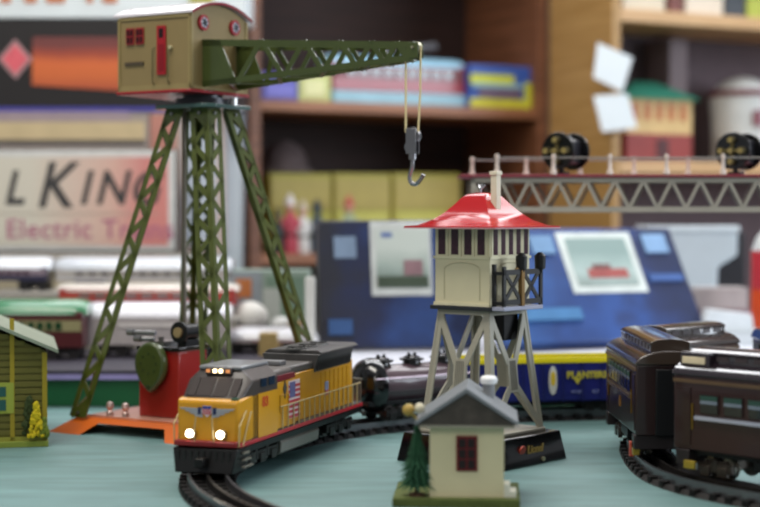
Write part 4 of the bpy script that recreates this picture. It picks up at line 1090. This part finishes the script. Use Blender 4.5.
# sign
D = 2.62; sx0, sx1 = px(-110, D), px(177, D); z0s, z1s = ZS, hz(149, D)
sg = thing('shop_sign', 'framed cream and pink sign with large dark italic lettering', 'sign', (sx0, D, ZS), 0)
W_, H_ = sx1-sx0, z1s-z0s
MB().bounds((0, .004, 0), (W_, .022, H_)).build('backboard', mat('5b5652', .6), sg, bevel=.001)
MB().bounds((.002, -.001, .003), (W_-.004, .006, H_-.003)).build('frame', mat('c9c8c4', .4), sg, bevel=.0015)
pm = band_mat('sign_print', [(0, 'cfcabb'), (.52, 'cdc6b6'), (.80, 'cfa99a'), (.92, 'c9807a'), (1, 'c98078')], 'X', 1/W_, 0, .35, .06)
MB().bounds((.012, -.002, .012), (W_-.014, 0, H_-.013)).build('printed_panel', pm, sg)
def sgx(p_): return px(p_, D)-sx0
def sgz(y): return hz(y, D)-ZS
INK = mat('3a3838', .5)
def letter(ch, pxx, y0, y1, m=INK, bold=.0016):
    h = abs(hz(y0, D)-hz(y1, D)); text(ch, h/.70, m, sg, face((sgx(pxx), -.0024, (sgz(y0)+sgz(y1))/2), (0, -1, 0)) @ Matrix.Diagonal((.86, 1, 1, 1)), shear=.28, bold=bold)
for ch, p_, y0, y1 in (('R', -78, 166, 210), ('A', -45, 173, 206), ('I', -22, 173, 206), ('L', 14, 173, 206), ('K', 54, 165, 210), ('I', 84, 173, 206), ('N', 111, 173, 206), ('G', 144, 173, 206)):
    letter(ch, p_, y0, y1)
text('& Electric Trains', abs(hz(220, D)-hz(238, D))/.66, mat('a8647c', .5), sg, face((sgx(77), -.0024, sgz(230)), (0, -1, 0)), 'small_lettering', bold=.0004, space=1.05)
MB().bounds((.02, -.0028, sgz(214)), (W_-.03, -.0018, sgz(213))).build('ruled_line', mat('a89a8c', .5), sg)
# stacked boxes behind the sign
D = 2.70
z1 = hz(112, D)
wbox('shipping_box', 'mauve grey carton stacked behind the framed sign', px(-90, D), px(150, D), D, ZS, z1, .16, 'a3968f', panels=((.0, .98, .80, .93, 'c9b48c', 'printed_band'), (.0, .92, .93, 1.0, '9f8d92', 'upper_band'), (.0, .98, .77, .80, '57524e', 'dark_line')))  # last panel is a thin dark line across the carton front
wbox('upright_box', 'grey carton standing on end beside the mauve carton', px(151, D), px(222, D), D, ZS, z1, .15, 'b7a49a', panels=((.0, .35, .0, .98, 'b87e70', 'pink_panel'), (.45, .92, .05, .95, 'b4bcc8', 'pale_panel')))
z2 = hz(19, D)
bb = wbox('train_set_box', 'long black train set box with orange panel and pink diamond', px(-60, D), px(240, D), D, z1+.0005, z2, .15, '1c1819')
bx0 = px(-60, D)
def bpx(p_): return px(p_, D)-bx0
def bpz(y): return hz(y, D)-z1
OR_ = band_mat('orange_print', [(0, 'a84a2c'), (.35, 'c9622c'), (.6, 'cf6430'), (.8, '9c3f2a'), (1, '6d3330')], 'Z', 1/(bpz(41)-bpz(88)), -bpz(88)/(bpz(41)-bpz(88)), .5, .18)
MB().prism([(bpx(33), bpz(86)), (bpx(160), bpz(94)), (bpx(160), bpz(38)), (bpx(34), bpz(38))], 'y', -.003, .0005).build('orange_panel', OR_, bb)
cx_, cz_ = bpx(16.5), bpz(60)
r1 = 17/F*D; r2 = 13/F*D
MB().prism([(cx_-r1, cz_), (cx_, cz_-r1*1.15), (cx_+r1, cz_), (cx_, cz_+r1*1.15)], 'y', -.003, .0005).build('diamond_border', mat('b08a8c', .5), bb)
MB().prism([(cx_-r2, cz_), (cx_, cz_-r2*1.15), (cx_+r2, cz_), (cx_, cz_+r2*1.15)], 'y', -.0036, .0005).build('diamond', mat('d9606a', .5, var=.12, scale=120), bb)
MB().bounds((0, -.003, bpz(112)), (bpx(240), .0005, bpz(108))).build('blue_stripe', mat('4a46a0', .5), bb)
z3 = hz(-30, D)
wx_ = wbox('white_box', 'white carton with orange print on top of the black box', px(-60, D), px(246, D), D, z2+.0005, z3, .16, 'dfe6e8')
for i, (a, b) in enumerate(((2, 12), (26, 38), (48, 66), (88, 94), (104, 118), (190, 214))):
    MB().bounds((bpx(a), -.0025, hz(4, D)-z2), (bpx(b), .0005, hz(-12, D)-z2)).build('orange_print', mat('c9754a' if i != 5 else 'b5a83a', .5), wx_)
# tall white board beside the bookcase
D = 2.78
t = thing('foam_board', 'tall narrow white board leaning between stacked boxes and bookcase', 'board', (px(221, D), D, ZS-.10), (0, math.radians(.8), 0))
MB().bounds((0, 0, 0), (.036, .010, hz(108, D)-ZS+.10)).build('board_face', mat('c3ced6', .5, var=.03), t, bevel=.001)
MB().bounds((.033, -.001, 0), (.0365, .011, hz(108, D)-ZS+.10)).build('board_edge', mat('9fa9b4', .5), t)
t = thing('floor_crate', 'grey crate the tall white board stands on', 'crate', (px(236, 2.80), 2.80, -Z0), 0)
zc = Z0+ZS-.102
MB().bounds((-.018, -.05, 0), (.06, .05, zc-.006)).build('crate_body', mat('6d6860', .6), t, bevel=.002)
MB().bounds((-.02, -.052, zc-.006), (.062, .052, zc-.0005)).build('crate_lid', mat('7d7870', .6), t)

# ---------------------------------------------------------------- rows of toy trains on the platform
ZP = .045
def riser(name, label, x0, x1, D, dep, h, c='8f8a80'):
    t = thing(name, label, 'display riser', ((x0+x1)/2, D, ZP), 0)
    w_ = (x1-x0)/2
    MB().bounds((-w_, 0, 0), (w_, dep, h-.004)).build('riser_body', mat(c, .6), t, bevel=.001)
    MB().bounds((-w_-.002, -.002, h-.004), (w_+.002, dep+.001, h)).build('riser_top', mat('b3afa8', .5), t)
riser('display_riser', 'low grey step carrying the red and white toy coach', px(-60, 2.30), px(238, 2.30), 2.27, .10, .045)
riser('display_riser', 'taller grey step carrying the blue and silver toy coaches', px(-60, 2.45), px(238, 2.45), 2.40, .11, .075)
def row(label, a, b, D, zl, ytop, body, roof, band, win, nwin, H0=.010, winz=(.5, .8), coat=.5, rh=.020):
    x0, x1 = px(a, D), px(b, D); H = hz(ytop, D)-zl
    return pcar('toy_coach', label, 'toy passenger car', ((x0+x1)/2, D+.035, zl), 0, L=x1-x0, W=.066, H0=.016, H1=H-rh+.004, rh=rh, body=body, roof=roof, band=band, win=win, nwin=nwin, detail=False, clere=False, under=False, winz=winz, roofcoat=coat)
def bogies(t, L):
    for e in (-1, 1):
        mb = MB()
        for dx_ in (-.014, .014):
            for s in (-1, 1): mb.cyl((e*L*.32+dx_, s*.018, .0085), (e*L*.32+dx_, s*.022, .0085), .0085, n=16)
        mb.bounds((e*L*.32-.022, -.020, .006), (e*L*.32+.022, .020, .017))
        mb.build('bogie', mat('2a2728', .4), t)
    return t
R1 = 2.10
specs = [('green roofed maroon toy coach with cream window row', -40, 82, R1, ZP, 300, '4a1a20', '3f7a56', '8a8560', '24402c', 9, (.50, .72), .5),
         ('silver white rounded toy coach behind the crane legs', 84, 226, 2.14, ZP, 303, 'a39c9c', 'd3d3dc', None, 'cfcac8', 1, (.6, .72), .5),
         ('cream roofed toy coach with red stripe behind the silver coach', 58, 235, 2.285, ZP+.045, 284, '96282a', 'cfc9c0', 'a33a30', '6f6462', 9, (.48, .72), .3),
         ('white roofed dark blue toy coach on the taller step', -45, 47, 2.42, ZP+.075, 257, '23233f', 'd5d9e0', '7b6d78', '4d3540', 7, (.50, .80), .5),
         ('silver toy coach with dark window row on the taller step', 56, 228, 2.42, ZP+.075, 257, 'b5b4b8', 'c3c8d0', 'a6a19c', '5a5654', 11, (.40, .66), .5)]
for l, a, b, D, zl, yt, bo, ro, ba, wi, nw, wz, co in specs:
    t = row(l, a, b, D, zl, yt, bo, ro, ba, wi, nw, winz=wz, coat=co, rh=.011 if 'red stripe' in l else .020); bogies(t, px(b, D)-px(a, D))
# clutter between the crane and the blue boxes
D = 2.40
t = carton('picture_box', 'grey green picture box with orange spot behind the crane leg', 'box', None, (px(232, D), D), px(310, D)-px(232, D), 0, ZP, hz(270, D), .05, '8a9a90', yaw=0, panels=((.0, .38, .35, .98, '8a9298', 'grey_panel'), (.44, .98, .2, .92, '6d8574', 'green_picture'), (.05, .25, .62, .88, 'b8703e', 'orange_spot'), (.40, .62, .25, .75, 'aab0aa', 'pale_picture')))
D = 2.32
for (pxx, y, r_, c, l) in ((250, 318, 21, 'c9c7c2', 'large white ball ornament standing behind the crane base'), (281, 326, 12, 'b9bab8', 'small white ball ornament beside the green picture')):
    rr = r_*.8/F*D
    t = thing('ball_ornament', l, 'ornament', (px(pxx, D), D, ZP), 0)
    MB().ball((0, 0, hz(y, D)-ZP), rr, 1.1, 1, 1, n=24).build('ball', mat(c, .4), t)
    MB().lathe([(rr*.7, 0), (rr*.7, .006), (rr*.35, .010), (rr*.35, hz(y, D)-ZP-rr*.8)], 20).build('pedestal', mat('8a7350', .5), t)
D = 2.19
t = row('low pale grey toy railcar behind the locomotive roof', 232, 312, D, ZP, 328, 'a8a6a8', 'b3b2b6', '8f8585', 'a3555a', 5, winz=(.3, .5)); bogies(t, px(312, D)-px(232, D))
for (pxx, y, c, l, Dd) in ((296, 322, '8a6f4c', 'small brown toy crate behind the crane leg', 2.28), (268, 333, 'a08a5a', 'small tan toy crate behind the crane leg', 2.16)):
    z_ = hz(y, Dd); x_ = px(pxx, Dd)
    t = thing('toy_crate', l, 'toy crate', (x_, Dd, ZP), 0)
    MB().bounds((-.012, 0, 0), (.012, .02, z_-ZP)).build('crate_body', mat(c, .6), t, bevel=.001)
    mb = MB()
    for k in range(4): mb.bounds((-.0125, -.001, (z_-ZP)*(k+.1)/4), (.0125, .0, (z_-ZP)*(k+.8)/4))
    mb.build('slats', mat(c, .7, var=.2), t)
D = 2.14
t = thing('display_post', 'slim pale upright post beside the dark end of the blue box', 'post', (px(310, D), D, ZP), 0)
MB().bounds((-.0065, -.006, .004), (.0065, .006, hz(277, D)-ZP)).build('post_shaft', mat('cdcdc8', .5), t, bevel=.001)
MB().bounds((-.012, -.012, 0), (.012, .012, .004)).build('post_foot', mat('8f8f8a', .5), t)
# ---------------------------------------------------------------- blue picture boxes leaning back
BLM = lambda nm, st, noise: band_mat(nm, st, 'X', 1, 0, .35, noise)
def bluebox(label, pL, pR, yaw, lean, w_, h_, dep, mtl, items):
    t = thing('picture_box', label, 'box', (pL[0], pL[1], ZP), 0)
    Rm = Matrix.Rotation(yaw, 4, 'Z') @ Matrix.Rotation(-lean, 4, 'X')
    t.rotation_euler = Rm.to_euler()
    t.location.z += dep*math.sin(lean)+.0005
    MB().bounds((0, 0, 0), (w_, dep, h_)).build('box_body', mtl, t, bevel=.002)
    k = 0
    for nm, c, (x0, x1, z0, z1) in items:
        k += 1
        MB().bounds((x0*w_, -.0010-.0005*k, z0*h_), (x1*w_, .0004, z1*h_)).build(nm, mat(c, .4, var=.18, scale=25) if isinstance(c, str) else c, t, bevel=.0012 if nm == 'picture_frame' else 0)
    return t
blue1 = BLM('blue_print_dark', [(0, '26252b'), (.12, '282932'), (.19, '232a48'), (.27, '2a4070'), (.34, '202a4a'), (.5, '2a3c66')], .22)
photo1 = band_mat('locomotive_photo', [(0, '4f5a4a'), (.3, '6b7a70'), (.6, '8f9c94'), (1, 'b5bcb4')], 'Z', 12, -1.0, .4, .6)
w1 = .225; h1 = .182
bluebox('dark blue picture box with pale framed photo behind the tank car', (-.082, 2.22), None, math.radians(10), math.radians(12), w1, h1, .025, blue1,
    [('badge', '74869c', (.10, .24, .70, .87)), ('picture_frame', 'b9bcb8', (.33, .72, .40, .985)), ('picture', photo1, (.365, .70, .46, .92)), ('logo_strip', '5a6c9c', (.40, .47, .86, .90)),
     ('pink_locomotive', '85686c', (.54, .66, .56, .68)), ('blue_patch', '34507c', (.05, .2, .10, .22)), ('photo_dark_strip', '3f4a3c', (.37, .69, .47, .55))])  # printed blue patch, and a dark strip low in the picture
blue2 = band_mat('blue_print', [(0.05, '1a2f5e'), (.16, '2a4f8a'), (.24, '1f3a70'), (.32, '2a4a88'), (.40, '222f58'), (.48, '1a1f32')], 'X', 1, 0, .35, .24)
photo2 = band_mat('train_photo', [(0, '4c5a52'), (.25, '7d8a84'), (.6, '9fb0ac'), (1, '7f9490')], 'Z', 12, -1.0, .4, .5)
bluebox('bright blue picture box with tilted framed photo of a red train', (.172, 2.20), None, math.radians(24.3), math.radians(33), .34, .190, .022, blue2,
    [('picture_frame', 'c3cac6', (.40, .775, .41, .955)), ('picture', photo2, (.435, .74, .47, .90)), ('red_train', '98504c', (.50, .70, .54, .62)), ('train_roof', '6d4a48', (.53, .62, .62, .66)),
     ('corner_badge', '7898bc', (.83, .95, .76, .93)), ('pale_caption', '3f5c94', (.80, .97, .50, .56)), ('side_badge', '6a8cb0', (.26, .37, .76, .92)), ('lower_badge', '3f6f9c', (.10, .40, .18, .28))])
# clutter to the side of the blue boxes
D = 2.62
hz0 = ZP
t = thing('side_table', 'low white side table behind the blue picture boxes', 'table', (.62, 2.62, -Z0), 0)
MB().bounds((-.25, -.06, Z0+.03), (.40, .25, Z0+.045)).build('tabletop', mat('b9bdbf', .5), t, bevel=.002)
for x in (-.23, .38):
    for y in (-.04, .23): MB().bounds((x-.012, y-.012, 0), (x+.012, y+.012, Z0+.03)).build('leg', mat('8f9090', .5), t)
x0 = px(655, D)
t = thing('plastic_bin', 'white plastic bin behind the bright blue picture box', 'bin', (px(697, D), D+.06, ZP), 0)
ww = px(742, D)-px(652, D)
z0_, z1_ = hz(268, D)-ZP, hz(226, D)-ZP
MB().prism([(-ww/2+.012, 0), (ww/2-.035, 0), (ww/2-.032, z0_), (ww/2, z0_+.02), (ww/2, z1_), (-ww/2, z1_)], 'y', -.03, .09).build('bin_body', mat('b9c3ca', .5, var=.03), t, bevel=.004)
MB().bounds((-ww/2-.003, -.034, z1_-.010), (ww/2+.003, .094, z1_)).build('bin_lid', mat('c9d2d8', .5), t, bevel=.002)
t = thing('black_case', 'small black case standing beside the white plastic bin', 'case', (px(744, 2.66), 2.80, ZP), 0)
MB().bounds((-.045, 0, 0), (.035, .05, hz(232, 2.8)-ZP)).build('case_body', mat('2a282c', .5), t, bevel=.003)
MB().bounds((-.03, -.002, .12), (.02, 0, .125)).build('latch', STEEL, t)
D = 2.5
t = thing('leaflet_stack', 'stack of pale leaflets with pink print beside the blue box', 'leaflets', (px(722, D), D, ZP), math.radians(6))
for k in range(5):
    MB().bounds((-.045+.002*k, 0, .0005+k*.0085), (.040+.002*k, .06, .008+k*.0085)).build('leaflet', mat(['b9b4b4', 'a58a90', '93757d', 'a9a2a0', '8f7a82'][k], .6), t)
MB().bounds((-.04, .003, .043), (.043, .055, hz(288, D)-ZP)).build('top_card', mat('aaa3a2', .6, var=.15, scale=30), t)
D = 2.36
t = thing('white_tray', 'white tray lying behind the brown passenger car roofs', 'tray', (px(722, D), D, ZP), 0)
MB().bounds((-.05, -.03, 0), (.055, .03, .004)).bounds((-.05, -.03, .004), (.055, -.027, .018)).bounds((-.05, .027, .004), (.055, .03, .018)).bounds((-.05, -.03, .004), (-.047, .03, .018)).bounds((.052, -.03, .004), (.055, .03, .018)).build('tray_body', mat('d0d6da', .5), t)
MB().prism([(-.04, .004), (.045, .004), (.040, .045), (-.022, .052)], 'y', -.022, .022).build('folded_paper', mat('d6dcdf', .6), t)
D = 2.42
t = thing('plastic_bottle', 'red and orange bottle with white shoulder beside the white tray', 'bottle', (px(773, D), D, ZP), 0)
r = 21/F*D; zt = hz(228, D)-ZP
MB().lathe([(r*.95, 0), (r, .006), (r, zt*.8), (r*.75, zt*.92), (r*.4, zt)], 30).build('bottle_body', mat('cdd2d4', .4), t)
MB().lathe([(r*1.01, .02), (r*1.02, .022), (r*1.02, zt*.45), (r*1.01, zt*.46)], 30).build('orange_label', mat('c9481c', .4), t)
MB().lathe([(r*1.01, zt*.46), (r*1.02, zt*.47), (r*1.02, zt*.78), (r*1.01, zt*.8)], 30).build('red_label', mat('b3303a', .4), t)
MB().cyl((0, 0, zt), (0, 0, zt+.018), r*.35, n=20).build('cap', mat('c9c9c9', .4), t)
